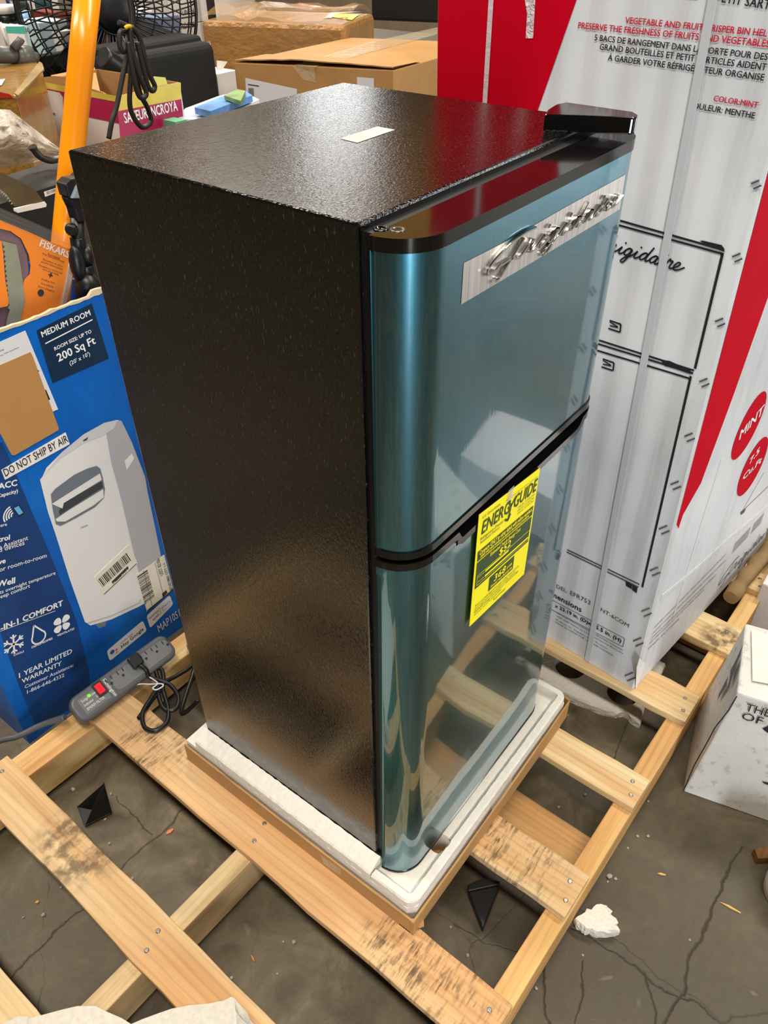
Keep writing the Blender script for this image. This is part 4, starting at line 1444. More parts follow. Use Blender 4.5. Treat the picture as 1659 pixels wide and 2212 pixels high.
# ================================================================== small things on the floor and the pallet
PBLK = plain('protector_black', '#141416', .42, var=.2, vs=60)
def corner_protector(label, corner, e1, e2, e3, lip=None):
    """three thin triangular flanges meeting at a corner"""
    t = thing('corner_protector', (corner.x, corner.y, 0), label, 'corner protector', 'black plastic corner protectors on the floor')
    pts = [corner, corner + e1, corner + e2, corner + e3]
    cen = (e1 + e2 + e3)
    for (a, b_, c_) in ((1, 2, 3), (1, 3, 2), (2, 3, 1)):
        m = MB()
        nn = (pts[a] - corner).cross(pts[b_] - corner).normalized()
        if nn.dot(pts[c_] - corner) > 0: nn = -nn
        p = [corner, pts[a], pts[b_]]
        m.prism(p, -nn * .0035, PBLK)
        m.build('flange', t, bevel=.0012)
    return t
c0 = onz((243, 1757), .004)
corner_protector('black plastic corner protector standing on the floor between the two left pallet boards', c0, onz((167, 1742), .004) - c0, onz((183, 1787), .004) - c0, Vector((.012, .012, .085)))
t = thing('corner_protector', (onz((1043, 1960), 0).x, onz((1043, 1960), 0).y, 0), 'black plastic corner protector on the floor beside the front corner of the foam tray', 'corner protector', 'black plastic corner protectors on the floor')
q = [onz((1011, 1922), .022), onz((1043, 1899), .022), onz((1079, 1904), .022), onz((1043, 2004), .022)]
m = MB(); m.prism([q[0], onz((1079, 1914), .022), q[3]], (0, 0, -.02), PBLK); m.build('flange', t, bevel=.002)
q = [onz((1010, 1912), .030), onz((1042, 1896), .030), onz((1080, 1903), .030), onz((1079, 1910), .030), onz((1012, 1925), .030)]
m = MB(); m.prism(q, (0, 0, -.006), PBLK); m.build('flange', t, bevel=.0015)

def chunk(name, outline, z0, z1, mat, label, cat, jit=.0025, taper=.9, group=None, n=4):
    """a broken slab of foam with ragged sides"""
    pts = []
    for i in range(len(outline)):
        a, c = Vector(outline[i]), Vector(outline[(i + 1) % len(outline)])
        for k in range(n):
            p = a.lerp(c, k / n)
            pts.append(Vector((p.x + random.uniform(-jit, jit), p.y + random.uniform(-jit, jit))))
    cen = sum(pts, Vector((0, 0))) / len(pts)
    m = MB()
    L = len(pts)
    lev = [(z0, taper), (z0 + (z1 - z0) * .4, 1.0), (z0 + (z1 - z0) * .8, .99), (z1, .955)]
    vs = []
    for z, s_ in lev:
        for p in pts:
            d = cen + (p - cen) * s_
            vs.append((d.x + random.uniform(-jit, jit) * .6, d.y + random.uniform(-jit, jit) * .6, z + random.uniform(-jit, jit) * .5 * (z > z0)))
    fs = [tuple(range(L - 1, -1, -1)), tuple(3 * L + i for i in range(L))]
    for k in range(3):
        for i in range(L): fs.append((k * L + i, k * L + (i + 1) % L, (k + 1) * L + (i + 1) % L, (k + 1) * L + i))
    m.add(vs, fs, mat)
    return cprops(m.build(name), label, cat, group)
EPS2 = plain('polystyrene_broken', '#e2dcd1', .75, var=.1, vs=200, bump=.9, bs=220)
chunk('foam_chunk', [onz(p, .03).xy for p in ((1243, 1984), (1268, 1966), (1300, 1948), (1316, 1962), (1332, 1985), (1341, 2008), (1290, 2012), (1262, 2003))], 0, .030, EPS2,
      'wedge of broken white foam on the concrete beside the pallet edge', 'foam piece')
# torn foam panel with two round holes under the white carton
o = chunk('foam_offcut', [onz(p, .022).xy for p in ((1100, 1408), (1112, 1425), (1150, 1455), (1205, 1492), (1262, 1516), (1330, 1541), (1352, 1537), (1384, 1563), (1397, 1514))] + [(.88, -.20), (.90, .17), (.80, .19)], 0, .022, EPS2,
          'torn white foam panel with round holes on the floor under the tall carton', 'foam panel', .002, .99)
cu = []
for p in ((1232, 1440), (1345, 1497)):
    q = onz(p, .022)
    mm = MB(); mm.lathe((q.x, q.y, -.02), (0, 0, 1), [(.036, 0), (.036, .09)], EPS, 28); cu.append(mm.build('cutter'))
boolean(o, cu)
# broken foam sheet lying over the pallet's left end
t = thing('foam_sheet', (-.42, .12, ZD), 'broken white foam sheet with layered torn edge at the near left end of the pallet', 'foam sheet')
top = [(-60, 2240), (20, 2206), (38, 2196), (60, 2196), (62, 2201), (100, 2192), (140, 2178), (170, 2173), (205, 2173), (232, 2185), (262, 2200), (284, 2210), (310, 2202), (345, 2188), (372, 2178), (412, 2170), (450, 2168), (482, 2160), (500, 2153), (508, 2158), (505, 2175), (511, 2184), (508, 2230)]
m = MB()
vs = []
L = len(top)
for lev, (dz, dn) in enumerate(((.0, 0), (.006, .004), (.012, -.003), (.019, .003), (.026, 0))):
    for p in top:
        q = onz(p, .160)
        vs.append((q.x - .018 * dn * 10 + random.uniform(-.0015, .0015), q.y - .010 * lev + random.uniform(-.0015, .0015), .162 - .043 + .043 * (1 - lev / 4) * .98 + random.uniform(-.001, .001)))
back = [(q[0] - .22, q[1] - .26, q[2]) for q in vs[:L]]
vs2 = vs + [(x - .0, y - .0, .1625) for x, y, z in back] 
fs = []
for lev in range(4):
    for i in range(L - 1): fs.append((lev * L + i, lev * L + i + 1, (lev + 1) * L + i + 1, (lev + 1) * L + i))
for i in range(L - 1): fs.append((i, 5 * L + i, 5 * L + i + 1, i + 1))
m.add(vs2, fs, plain('polystyrene_layers', '#cfc8bb', .75, var=.1, vs=120, bump=.8, bs=160))
m.build('sheet', t)
# fallen crumbs of foam and splinters
crumb_src = None
rnd = random.Random(3)
spots = [(158, 1705, 5), (185, 1768, 3), (240, 1715, 3), (227, 1770, 3), (236, 1822, 3), (94, 1976, 4), (50, 1981, 2), (10, 2120, 4), (131, 1917, 2), (286, 1897, 3), (635, 2035, 4), (612, 2034, 2), (599, 2103, 2), (500, 2112, 3),
         (1010, 2063, 3), (974, 2002, 2), (1316, 1893, 6), (1330, 1898, 3), (1313, 1904, 2), (1172, 1870, 2), (1302, 1712, 3), (1264, 1716, 3), (1400, 1806, 3), (1377, 1806, 3), (1356, 1831, 2), (1490, 2030, 2), (1259, 2063, 2), (1158, 2134, 3), (1400, 1730, 2), (1343, 1800, 3), (1207, 1743, 3)]
for i, (x, y, s_) in enumerate(spots):
    p = onz((x, y), .002)
    r = s_ * .00075 + .0006
    if crumb_src is None:
        m = MB()
        m.lathe((p.x, p.y, 0), (0, 0, 1), [(.4, 0), (.9, .25), (1.0, .7), (.7, 1.3), (.2, 1.6)], EPS2, 7, False)
        for k in range(len(m.v)):
            d = m.v[k] - Vector((p.x, p.y, 0))
            m.v[k] = Vector((p.x, p.y, 0)) + Vector((d.x * rnd.uniform(.6, 1.3), d.y * rnd.uniform(.6, 1.3), d.z))
        crumb_src = m.build('foam_crumb')
        o = crumb_src
    else:
        o = crumb_src.copy()
        COL.objects.link(o)
    o.location = (p.x, p.y, 0)
    o.scale = (r, r, r)
    o.rotation_euler = (0, 0, rnd.uniform(0, 6))
    cprops(o, 'tiny white foam crumb fallen on the concrete floor around the pallet', 'foam crumb', 'foam crumbs on the floor')
SPL = plain('splinter_wood', '#d3ab6c', .7)
for (a, c, wd, mat, lab, nm, cat) in (((1420, 1886), (1438, 1890), .004, SPL, 'short pale wood splinter on the floor right of the pallet', 'wood_splinter', 'splinter'),
                                 ((1556, 1948), (1600, 1972), .004, SPL, 'crumbled line of pale wood bits along the floor joint at right', 'wood_splinter', 'splinter'),
                                 ((542, 2062), (550, 2077), .003, plain('splinter_orange', '#c77a3c', .7), 'orange wood splinter on the floor between the front stringer and the second board', 'wood_splinter', 'splinter'),
                                 ((358, 1802), (374, 1791), .008, plain('pink_scrap', '#e08468', .6), 'small salmon pink scrap on the floor between the left boards', 'pink_scrap', 'scrap'),
                                 ((76, 1950), (84, 1947), .006, plain('yellow_scrap', '#c7962b', .6), 'small ochre scrap on the floor under the left board', 'ochre_scrap', 'scrap')):
    p, q = onz(a, .002), onz(c, .002)
    d = (q - p).normalized()
    s_ = Vector((-d.y, d.x, 0)) * wd / 2
    m = MB(); m.prism([p - s_ * .4 - Vector((0, 0, .0018)), p.lerp(q, .5) - s_ - Vector((0, 0, .0018)), q - s_ * .5 - Vector((0, 0, .0018)), q + s_ * .3 - Vector((0, 0, .0018)), p.lerp(q, .4) + s_ - Vector((0, 0, .0018))], (0, 0, .003), mat)
    cprops(m.build(nm), lab, cat)

# ================================================================== small white carton at the right
A0 = onz((1475, 1710), 0)
B0 = onz((1659, 1775), 0)
dY = (B0 - A0).normalized()
dX = Vector((-dY.y, dY.x, 0))
if dX.x < 0: dX = -dX
lc = thing('small_carton', (A0.x + .15, A0.y - .15, 0), 'low white carton with thin black lettering on the floor beside the pallet', 'carton')
def speck_material():
    t = NT('carton_speckled')
    n1 = t.noise(t.coord(), 55, 4)
    n2 = t.noise(t.coord(), 4, 4)
    c = t.mix(t.ramp(n1, [(.56, 0.0), (.66, .45)]), t.ramp(n2, [(.3, '#d2d0cc'), (.7, '#e6e4e0')]), '#9b968a')
    t.set(Base_Color=c, Roughness=.55)
    return t.mat
SPK = speck_material()
HB = .335
m = MB()
base_ = [A0, A0 + dY * .40, A0 + dY * .40 + dX * .22, A0 + dX * .22]
# the box leans out a little towards the top
topo = [onz((1592, 1496), HB), onz((1592, 1496), HB) + dY * .40, onz((1592, 1496), HB) + dY * .40 + dX * .19, onz((1592, 1496), HB) + dX * .19]
mid = [b_.lerp(t_, .55) for b_, t_ in zip(base_, topo)]
mid[0] = mid[0] - dX * .006
vs = base_ + mid + topo
fs = [(3, 2, 1, 0), (8, 9, 10, 11)]
for k in (0, 4):
    for i in range(4): fs.append((k + i, k + (i + 1) % 4, k + 4 + (i + 1) % 4, k + 4 + i))
m.add(vs, fs, SPK)
m.build('box_body', lc, bevel=.004)
fv = (topo[0] - base_[0])
SF = Plane(A0, dY, fv)
m = MB()
m.tpx(SF, 'THE', (1609, 1531), (1662, 1546), .0045, INK, -.012, .021)
m.tpx(SF, 'OF', (1601, 1549), (1646, 1562), .0045, INK, -.012, .020)
m.ppx(SF, [(1647, 1570), (1670, 1560), (1675, 1590), (1652, 1575)], .004, INK)
m.ppx(SF, [(1646, 1684), (1672, 1690), (1672, 1697), (1650, 1688)], .0045, INK)
m.stroke(SF, [SF.ab(p) for p in ((1592, 1500), (1575, 1530), (1545, 1568), (1528, 1600), (1500, 1650), (1477, 1705))], .0022, .0042, INK)
m.build('lettering', lc, recalc=False)
SB = Plane(A0, -dX, (topo[0] - A0))
m = MB()
for px4 in (((1585, 1450), (1606, 1410), (1598, 1440), (1580, 1490)), ((1560, 1500), (1580, 1462), (1576, 1485), (1556, 1515)), ((1600, 1420), (1612, 1395), (1606, 1420), (1596, 1440))): m.ppx(SB, px4, .006, plain('ink_smudge', '#5b6067', .6))
m.build('side_print', lc, recalc=False)
q = [onz(p, HB + .0035) for p in ((1623, 1362), (1690, 1380), (1700, 1485), (1625, 1471))]
m = MB(); m.prism(q, (0, 0, .002), plain('cream_paper', '#ece5d3', .7, var=.12, vs=60))
cprops(m.build('paper_sheet'), 'wrinkled cream paper sheet lying on top of the low white carton', 'paper')
# brown rolled strip and a white box on the pallet's far right corner
p0, p1 = onz((1575, 1290), .140), onz((1690, 1150), .140)
m = MB()
path = [p0.lerp(p1, k / 10) + Vector((random.uniform(-.004, .004), random.uniform(-.004, .004), random.uniform(-.001, .001))) for k in range(11)]
m.tube(path, [.018, .021, .016, .020, .017, .021, .018, .020, .016, .02, .019], cardboard('torn_kraft', '#a5855a', .8, .5), 12)
cprops(m.build('cardboard_roll'), 'torn brown cardboard roll lying on the pallet behind the tall white carton', 'cardboard')
q = onz((1622, 1290), .10)
m = MB(); m.box((q.x, q.y - .45, 0), (q.x + .32, q.y - .012, .155), plain('carton_pale', '#dad5d8', .6, var=.06, vs=9))
cprops(m.build('pale_carton', bevel=.004), 'pale white carton at the right picture edge beyond the brown cardboard roll', 'carton')
q = onz((1653, 1950), .0)
m = MB(); m.lathe((q.x + .040, q.y - .032, 0), (0, 0, 1), [(.042, 0), (.047, .004), (.050, .03), (.050, .08), (.044, .095), (.02, .10)], plain('white_enamel', '#efefec', .25), 40)
cprops(m.build('white_pail'), 'rounded white pail cut off by the right picture edge', 'pail')
q = onz((1652, 1866), .012)
m = MB(); m.prism([(q.x - .004, q.y + .014, 0), (q.x + .06, q.y - .06, 0), (q.x + .075, q.y - .04, 0), (q.x + .012, q.y + .026, 0)], (0, 0, .022), wood('scrap_wood', '#8a5f34', '#6e471f', '#4b2c10', 'X'))
cprops(m.build('wood_offcut'), 'brown wood offcut on the floor near the right picture edge', 'wood offcut')

# ================================================================== things standing in and behind the blue carton
POLE = plain('pole_orange', '#ff9a0c', .28, spec=.5)
YP = .985
a, c = ony((190, -20), YP), ony((118, 720), YP)
m = MB()
pth = [c.lerp(a, k / 6) for k in range(7)]
rr = []
for k in range(7): rr.append(.0225)
m.tube(pth, rr, POLE, 24)
pole = cprops(m.build('tool_pole'), 'bright orange tubular pole leaning behind the blue carton', 'pole')
# blister pack with orange card
YK = .925
bp = thing('saw_pack', ony((80, 700), YK), 'clear clamshell pack with orange card and a pruning saw rising out of the blue carton', 'saw pack')
KP = Plane((0, YK, 0), (1, 0, 0), (0, 0, 1))
ORC = plain('card_orange', '#ff8a0a', .4)
def flat(name, par, pxs, h, mat, th=.0008, pl=KP):
    m = MB()
    q = [pl.px(p, h) for p in pxs]
    m.prism(q, pl.n * th, mat)
    return m.build(name, par)
flat('card', bp, [(-30, 462), (0, 475), (60, 500), (110, 523), (157, 540), (150, 600), (140, 640), (132, 690), (120, 745), (8, 745), (18, 715), (35, 665), (52, 605), (64, 592), (66, 575), (62, 550), (45, 515), (22, 499), (0, 494), (-30, 492)], 0, ORC, .0012)
flat('card', bp, [(-30, 500), (0, 520), (4, 545), (8, 600), (16, 650), (14, 660), (0, 663), (-30, 665)], .003, ORC, .0012)
SAWG = plain('saw_grey', '#a7a88e', .4, .3, var=.12, vs=40)
teeth = [(0, 524), (3, 522)]
for k in range(14):
    y = 528 + k * 10.5
    teeth += [(4 + k * .85, y), (9 + k * .85, y + 4)]
flat('saw_blade', bp, [(3, 520), (34, 528), (42, 570), (48, 610), (52, 650), (40, 700), (20, 745), (4, 745), (14, 690)] + teeth[::-1], .0015, SAWG, .0012)
flat('backing', bp, [(-30, 495), (0, 496), (22, 501), (45, 517), (60, 552), (64, 590), (50, 620), (40, 680), (10, 745), (-30, 745)], -.004, plain('pack_mauve', '#7c5d63', .5, var=.2, vs=20), .001)  # mauve backing sheet behind the saw blade
CLR = clear('clamshell', '#ffffff', .985, .05, .1, 26)
flat('clear_shell', bp, [(-30, 445), (0, 452), (40, 470), (110, 500), (160, 522), (160, 560), (140, 745), (-30, 745)], .010, CLR, .0008)
m = MB()
for k in range(3):
    m.tube([KP.px((-30, 440 + 10 * k), .006), KP.px((10, 458 + 10 * k), .006), KP.px((80, 488 + 9 * k), .006), KP.px((158, 522 + 6 * k), .006)], .0035, clear('shell_rim', '#b8aea4', .93, .05, .2, 20), 8)
m.build('shell_rim', bp)
m = MB()
for k in range(3):
    m.tube([KP.px((157 - 3 * k, 545), .004), KP.px((150 - 4 * k, 600), .004), KP.px((136 - 3 * k, 660), .004), KP.px((128 - 4 * k, 745), .004)], .003, clear('shell_rim2', '#e0cdb8', .7, .05, .2, 20), 8)
m.build('shell_rim', bp)
m = MB()
def kt(s_, a, c, mat, bold=.0, h=.0018, hh=None): m.tpx(KP, s_, a, c, h, mat, bold, hh)
kt('FISKARS', (84, 531), (146, 557), WHT, .02)
OBK = plain('ink_brown', '#5b2c0c', .5)
for s_, a, c in (('Extendable', (102, 550), (128, 560)), ('Pole Saw and Pruner', (90, 549), (138, 568)), ('Emondoir et scie à', (91, 561), (134, 577)), ('perche télescopique', (87, 566), (134, 583)), ('Podadera y sierra con', (83, 574), (133, 592)), ('vara extensible', (90, 582), (125, 595)), ('+', (102, 599), (110, 602)), ('Folding Saw', (88, 604), (117, 613)), ('Scie pliante', (87, 613), (114, 621)), ('Sierra plegable', (80, 619), (116, 631))):
    kt(s_, a, c, INK if s_ == '+' else OBK, .04 if s_ == '+' else 0, .0018, None if s_ == '+' else .0036)
m.build('card_lettering', bp, recalc=False)
q = KP.ab((87, 632))
m = MB(); m.poly(KP, [(q.x + .0065 * math.cos(t), q.y + .0065 * math.sin(t)) for t in [2 * math.pi * j / 20 for j in range(20)]], .0018, INK); m.build('hang_hole', bp)
# curved hand saw with a white guard behind the pack
YS = .965
SP = Plane((0, YS, 0), (1, 0, 0), (0, 0, 1))
hs = thing('hand_saw', SP.px((30, 440)), 'dull brown curved saw blade with white edge guard above the orange pack', 'saw')
pts = [(-30, 365), (0, 372), (40, 390), (75, 410), (94, 436), (30, 446), (27, 440), (20, 425), (10, 412), (0, 408), (-30, 402)]
flat('blade', hs, pts, 0, plain('saw_bronze', '#7a684a', .35, .5, var=.15, vs=30), .0015, SP)
for k in range(7):
    x, y = (0 + k * 4.3, 409 + k * 4.6 - (3 - abs(3 - k)) * 1.0)
    flat('tooth', hs, [(x - 1, y), (x + 3, y + 3), (x - 3, y + 5)], .0003, plain('tooth_bright', '#d8c79a', .3, .6), .001, SP)
flat('edge_guard', hs, [(30, 450), (94, 435), (98, 440), (97, 446), (36, 459), (31, 456)], -.002, plain('guard_white', '#e6ddd3', .5), .006, SP)
# tripod-like black stand with knobs squeezed between blue carton and refrigerator
YT = .90
TP_ = Plane((0, YT, 0), (1, 0, 0), (0, 0, 1))
sd = thing('folding_stand', TP_.px((185, 640)), 'folded black stand with knobs and a grey clip between the orange pole and the refrigerator', 'stand')
def tz(p, h=0.0): return TP_.px(p, h)
SBL = plain('stand_black', '#101113', .4)
SGY = plain('stand_grey', '#8f9aa3', .45)
m = MB(); m.prism([tz(p, -.012) for p in ((128, 395), (140, 383), (158, 380), (165, 372), (185, 378), (190, 425), (136, 424))], TP_.n * .03, SBL); m.build('head', sd, bevel=.003)
m = MB(); m.prism([tz(p, -.01) for p in ((148, 400), (152, 393), (175, 396), (185, 424), (138, 424))], TP_.n * .034, SGY); m.build('grey_clip', sd, bevel=.002)
m = MB(); m.prism([tz(p, -.012) for p in ((137, 424), (188, 420), (200, 470), (158, 478), (150, 450))], TP_.n * .028, SBL); m.build('bracket', sd, bevel=.004)
m = MB(); m.tube([tz((166, 470)), tz((170, 540)), tz((178, 640)), tz((188, 740))], .012, SBL, 14); m.build('tube', sd)
m = MB(); m.lathe(tz((157, 494), .0), (-.7, -.6, .1), [(.006, -.004), (.011, 0), (.012, .008), (.008, .016)], SBL, 14); m.build('knob', sd)
for (p0_, p1_, r) in (((166, 512), (168, 533), .0135), ((184, 572), (188, 590), .0135)):
    m = MB(); m.tube([tz(p0_, .002), tz(p1_, .002)], r, SBL, 16); m.build('collar', sd, bevel=.002)
for (p, rx_, rz_) in (((164, 568), .0145, .034), ((186, 550), .015, .02), ((187, 618), .024, .027)):
    m = MB()
    c0_ = tz(p, .004)
    m.lathe(c0_, (0.1, 0, 1), [(rx_ * math.cos(t), rz_ * math.sin(t)) for t in [R_(-88 + 16 * k) for k in range(12)]], SBL, 18)
    m.build('foot_pad', sd)
m = MB(); m.tube([tz((180, 500), -.02), tz((192, 560), -.02), tz((200, 640), -.02)], .010, plain('stand_tan', '#6d5240', .5), 12); m.build('rod', sd)

# ================================================================== display table with the jumble behind
TZ = .72
tb = thing('display_table', (2.3, 2.6, 0), 'long folding table behind the refrigerator carrying the heaped boxes', 'table')
TBM = plain('table_top', '#6f675c', .6, var=.1, vs=5)
m = MB(); m.box((.42, 1.45, TZ - .04), (4.6, 4.5, TZ), TBM); m.build('table_top', tb)
for x in (.5, 4.5):
    for y in (1.52, 4.4):
        m = MB(); m.box((x - .02, y - .02, 0), (x + .02, y + .02, TZ - .04), BLK); m.build('leg', tb)
m = MB(); m.box((2.48, 1.5, 0), (2.52, 1.54, TZ - .04), BLK); m.build('leg', tb)

def cbox(name, C, L, Rr, h, mat, label, cat, bevel=.003, open_top=False, group=None, root=True, tilt=None):
    """carton from its nearest top corner C and the two neighbours"""
    C, L, Rr = Vector(C), Vector(L), Vector(Rr)
    f = L + Rr - C
    top = [C, Rr, f, L]
    t = thing(name, ((C.x + f.x) / 2, (C.y + f.y) / 2, C.z - h), label, cat, group)
    m = MB()
    dn = Vector((0, 0, -h))
    if not open_top:
        m.hexa([p + dn for p in top] + top, mat)
    else:
        n = 4
        th = .004
        cen = sum(top, Vector((0, 0, 0))) / 4
        inn = [p + (cen - p).normalized() * th * 1.5 for p in top]
        vs = [p + dn for p in top] + top + inn + [p + dn + Vector((0, 0, th)) for p in inn]
        fs = [(3, 2, 1, 0), (12, 13, 14, 15)]
        for i in range(4):
            j = (i + 1) % 4
            fs += [(i, j, 4 + j, 4 + i), (4 + i, 4 + j, 8 + j, 8 + i), (8 + i, 8 + j, 12 + j, 12 + i)]
        m.add(vs, [f_ for f_ in fs if max(f_) < 8], mat)
        m.add(vs, [f_ for f_ in fs if max(f_) >= 8], KRAFT)
    m.build('box_body', t, bevel=bevel, recalc=not open_top)
    LFp = Plane(C + dn, (C - L), (0, 0, 1))      # left-hand visible face: a grows towards C, measured from C (negative)
    RFp = Plane(C + dn, (Rr - C), (0, 0, 1))
    return t, LFp, RFp
def psheet(name, par, pl, pxs, h, mat, label=None):
    m = MB(); m.ppx(pl, pxs, h, mat)
    o = m.build(name, par, recalc=False)
    if label: o['label'] = label
    return o

# big brown carton with white labels, just behind the refrigerator
z = 1.0
C, L, Rr = onz((850, 152), z), onz((505, 135), z), onz((1145, 70), z)
Rr = C + (Rr - C).normalized() * .72
KB = cardboard('kraft_big', '#b58953', .6)
bc_, lp, rp = cbox('shipping_carton', C, L, Rr, z - TZ, KB, 'large brown shipping carton with white labels and shiny tape behind the refrigerator', 'carton')
psheet('delivery_label', bc_, lp, [(530, 168), (642, 192), (640, 260), (535, 260)], .0015, plain('label_lilac', '#d9d7df', .5))
psheet('small_label', bc_, lp, [(771, 166), (808, 169), (808, 190), (772, 190)], .0015, plain('label_lilac2', '#d9d7df', .5))
m = MB()
for k in range(5):
    m.stroke(lp, [lp.ab((538 + 2.3 * k, 190)), lp.ab((540 + 2.3 * k, 225))], .003, .0022, GR)
m.build('barcode', bc_, recalc=False); m = MB()
m.stroke(lp, [lp.ab((536, 182)), lp.ab((560, 186))], .004, .0022, GR)
m.build('label_print', bc_, recalc=False)
TPM = clear('carton_tape', '#e9d8b4', .62, .1, .9, 24)
TOPB = Plane((0, 0, z), (1, 0, 0), (0, 1, 0))
psheet('packing_tape', bc_, TOPB, [(635, 142), (680, 146), (945, 75), (945, 60), (800, 92)], .002, TPM)
psheet('packing_tape', bc_, lp, [(632, 142), (680, 146), (682, 178), (655, 172)], .0018, TPM)
m = MB()
a, c = L + Vector((0, 0, .004)), C + Vector((0, 0, .004))
vs = []
N = 16
for i in range(N + 1):
    k = i / N
    p = a.lerp(c, k)
    lift = .012 * math.sin(k * math.pi) * (1 - .4 * k) + random.uniform(0, .003)
    vs += [p + Vector((0, 0, lift)), p + (Rr - C).normalized() * .18 + Vector((0, 0, .001)), p + Vector((0, 0, lift + .004))]
fs = []
for i in range(N):
    for j in range(3): fs.append((i * 3 + j, i * 3 + (j + 1) % 3, (i + 1) * 3 + (j + 1) % 3, (i + 1) * 3 + j))
m.add(vs, fs, KB); m.build('lid_flap', bc_)
# tape-wrapped carton behind it
z = 1.05
C, L, Rr = onz((745, 54), z), onz((432, 44), z), onz((810, 29), z)
WRP = cardboard('kraft_wrapped', '#b0834c', .5, .75, tape=True)
wb, lp, rp = cbox('wrapped_carton', C, L, Rr, z - TZ, WRP, 'brown carton bundled in crinkled clear tape at the back of the table', 'carton', .02)
TOPB = Plane((0, 0, z), (1, 0, 0), (0, 1, 0))
psheet('yellow_label', wb, TOPB, [(716, 38), (728, 31), (776, 33), (760, 45)], .003, plain('label_yellow', '#ecd91f', .4))
psheet('white_label', wb, TOPB, [(700, 40), (715, 28), (780, 26), (728, 30), (716, 40)], .002, plain('label_white2', '#dcd6cc', .4))
m = MB()
m.text(TOPB, '75', TOPB.ab((733, 42)), TOPB.ab((752, 42)), .005, INK, .03)
m.ppx(TOPB, [(645, 8), (695, 16), (694, 19), (644, 12)], .003, plain('ink_redfade', '#b9512f', .6))
m.ppx(TOPB, [(560, 16), (600, 11), (602, 13), (562, 19)], .003, GR)
m.build('top_print', wb, recalc=False)
m = MB()
vs, fs = [], []
n = 12
for i in range(n + 1):
    for j in range(5):
        k = i / n
        p = L.lerp(C, k) + (Rr - C) * (j / 4 * .9)
        vs.append(p + Vector((0, 0, .012 + random.uniform(-.008, .02) + .03 * math.sin(j / 4 * math.pi))))
for i in range(n):
    for j in range(4): fs.append((i * 5 + j, i * 5 + j + 1, (i + 1) * 5 + j + 1, (i + 1) * 5 + j))
m.add(vs, fs, clear('crinkled_film', '#c99a5a', .72, .12, .8, 30), True)
m.build('tape_skin', wb, recalc=False)
# tall black case on the big carton, amber carton stacked on it
q0, q1 = onz((802, 44), 1.001), onz((945, 50), 1.001)
d = (q1 - q0); d.z = 0
e = d.normalized(); f = Vector((-e.y, e.x, 0))
if f.x < 0: f = -f
m = MB()
q1 = q0 + e * .62
m.hexa([q0, q1, q1 + f * .22, q0 + f * .22] + [p + Vector((0, 0, 1.10)) for p in (q0 - e * .01, q1, q1 + f * .22, q0 + f * .22)], plain('case_black', '#090909', .55))
cprops(m.build('black_case', bevel=.012), 'tall black case standing on the far side of the large brown carton', 'case')
m = MB()
qq = q0 + Vector((0, 0, 1.101)) - e * .32
m.hexa([qq, qq + e * .92, qq + e * .92 + f * .34, qq + f * .34] + [p + Vector((0, 0, .62)) for p in (qq, qq + e * .92, qq + e * .92 + f * .34, qq + f * .34)], cardboard('kraft_amber', '#b9882d', .5))
cprops(m.build('stacked_carton', bevel=.004), 'amber brown carton stacked on the black case above the picture edge', 'carton')

# black rounded padded box
YQ = 2.03
x0, x1 = ony((258, 130), YQ).x, ony((468, 110), YQ).x
zt = ony((445, 92), YQ).z
t = thing('padded_box', ((x0 + x1) / 2, YQ + .15, TZ), 'matte black padded box with rounded edges standing behind the yellow topped carton', 'padded box')
FAB = plain('black_fabric', '#0d0d0d', .8, var=.2, vs=60, bump=.3, bs=200)
m = MB(); m.box((x0, YQ, TZ), (x1, YQ + .20, zt), FAB); m.build('padded_body', t, bevel=.03, seg=4)
m = MB(); m.box((x0 + .01, YQ + .05, zt - .03), (x1 - .012, YQ + .19, zt + .018), FAB); m.build('padded_lid', t, bevel=.018, seg=3)
m = MB()
m.tube([ony((222, 122), YQ - .03), ony((232, 128), YQ - .03), ony((250, 140), YQ - .03), ony((262, 150), YQ - .03)], .03, plain('black_vinyl', '#151413', .4, bump=.6, bs=25), 12); m.build('side_pad', t)

# white, magenta and yellow topped box
z = 1.05
C, L, Rr = onz((252, 208), z), onz((75, 175), z), onz((388, 178), z)
SAV = plain('box_white_print', '#d8d4d0', .5, var=.05, vs=8)
sv, lp, rp = cbox('printed_carton', C, L, Rr, z - TZ, SAV, 'open white and magenta carton with ragged yellow flaps behind the orange pole', 'carton', .0, True)
MAG = plain('print_magenta', '#a8144c', .5, var=.1, vs=12)
YLW = plain('print_yellow', '#d9c251', .5, var=.12, vs=22)
LIM = plain('print_lime', '#d6d46c', .5)
psheet('yellow_band', sv, lp, [(70, 172), (252, 207), (252, 220), (72, 186)], .001, YLW)
psheet('magenta_band', sv, lp, [(72, 185), (252, 221), (258, 266), (190, 252), (78, 196)], .0014, MAG)
psheet('yellow_band', sv, rp, [(252, 207), (390, 178), (391, 215), (254, 240)], .001, YLW)
psheet('magenta_band', sv, rp, [(254, 240), (391, 214), (400, 300), (262, 330)], .0012, MAG)
psheet('delivery_label', sv, lp, [(75, 188), (130, 200), (137, 210), (138, 330), (95, 330)], .0018, plain('label_grey', '#d3cec9', .5))
m = MB()
m.tpx(rp, 'SAVEUR INCROYA', (269, 266), (383, 238), .0022, WHT, .02, .026)
m.build('lettering', sv, recalc=False)
m = MB()
bars(m, lp, lp.ab((83, 222)), lp.ab((111, 231)), .018, 22, .0024, 5)
m.build('barcode', sv, recalc=False); m = MB()
m.tpx(lp, 'NEW TO DANPARK', (86, 240), (122, 249), .0024, GR, .01); m.build('lettering', sv, recalc=False); m = MB()
m.tpx(lp, 'GENERAL', (79, 205), (91, 208), .0024, GR, .01)
m.build('lettering', sv, recalc=False)
m = MB()
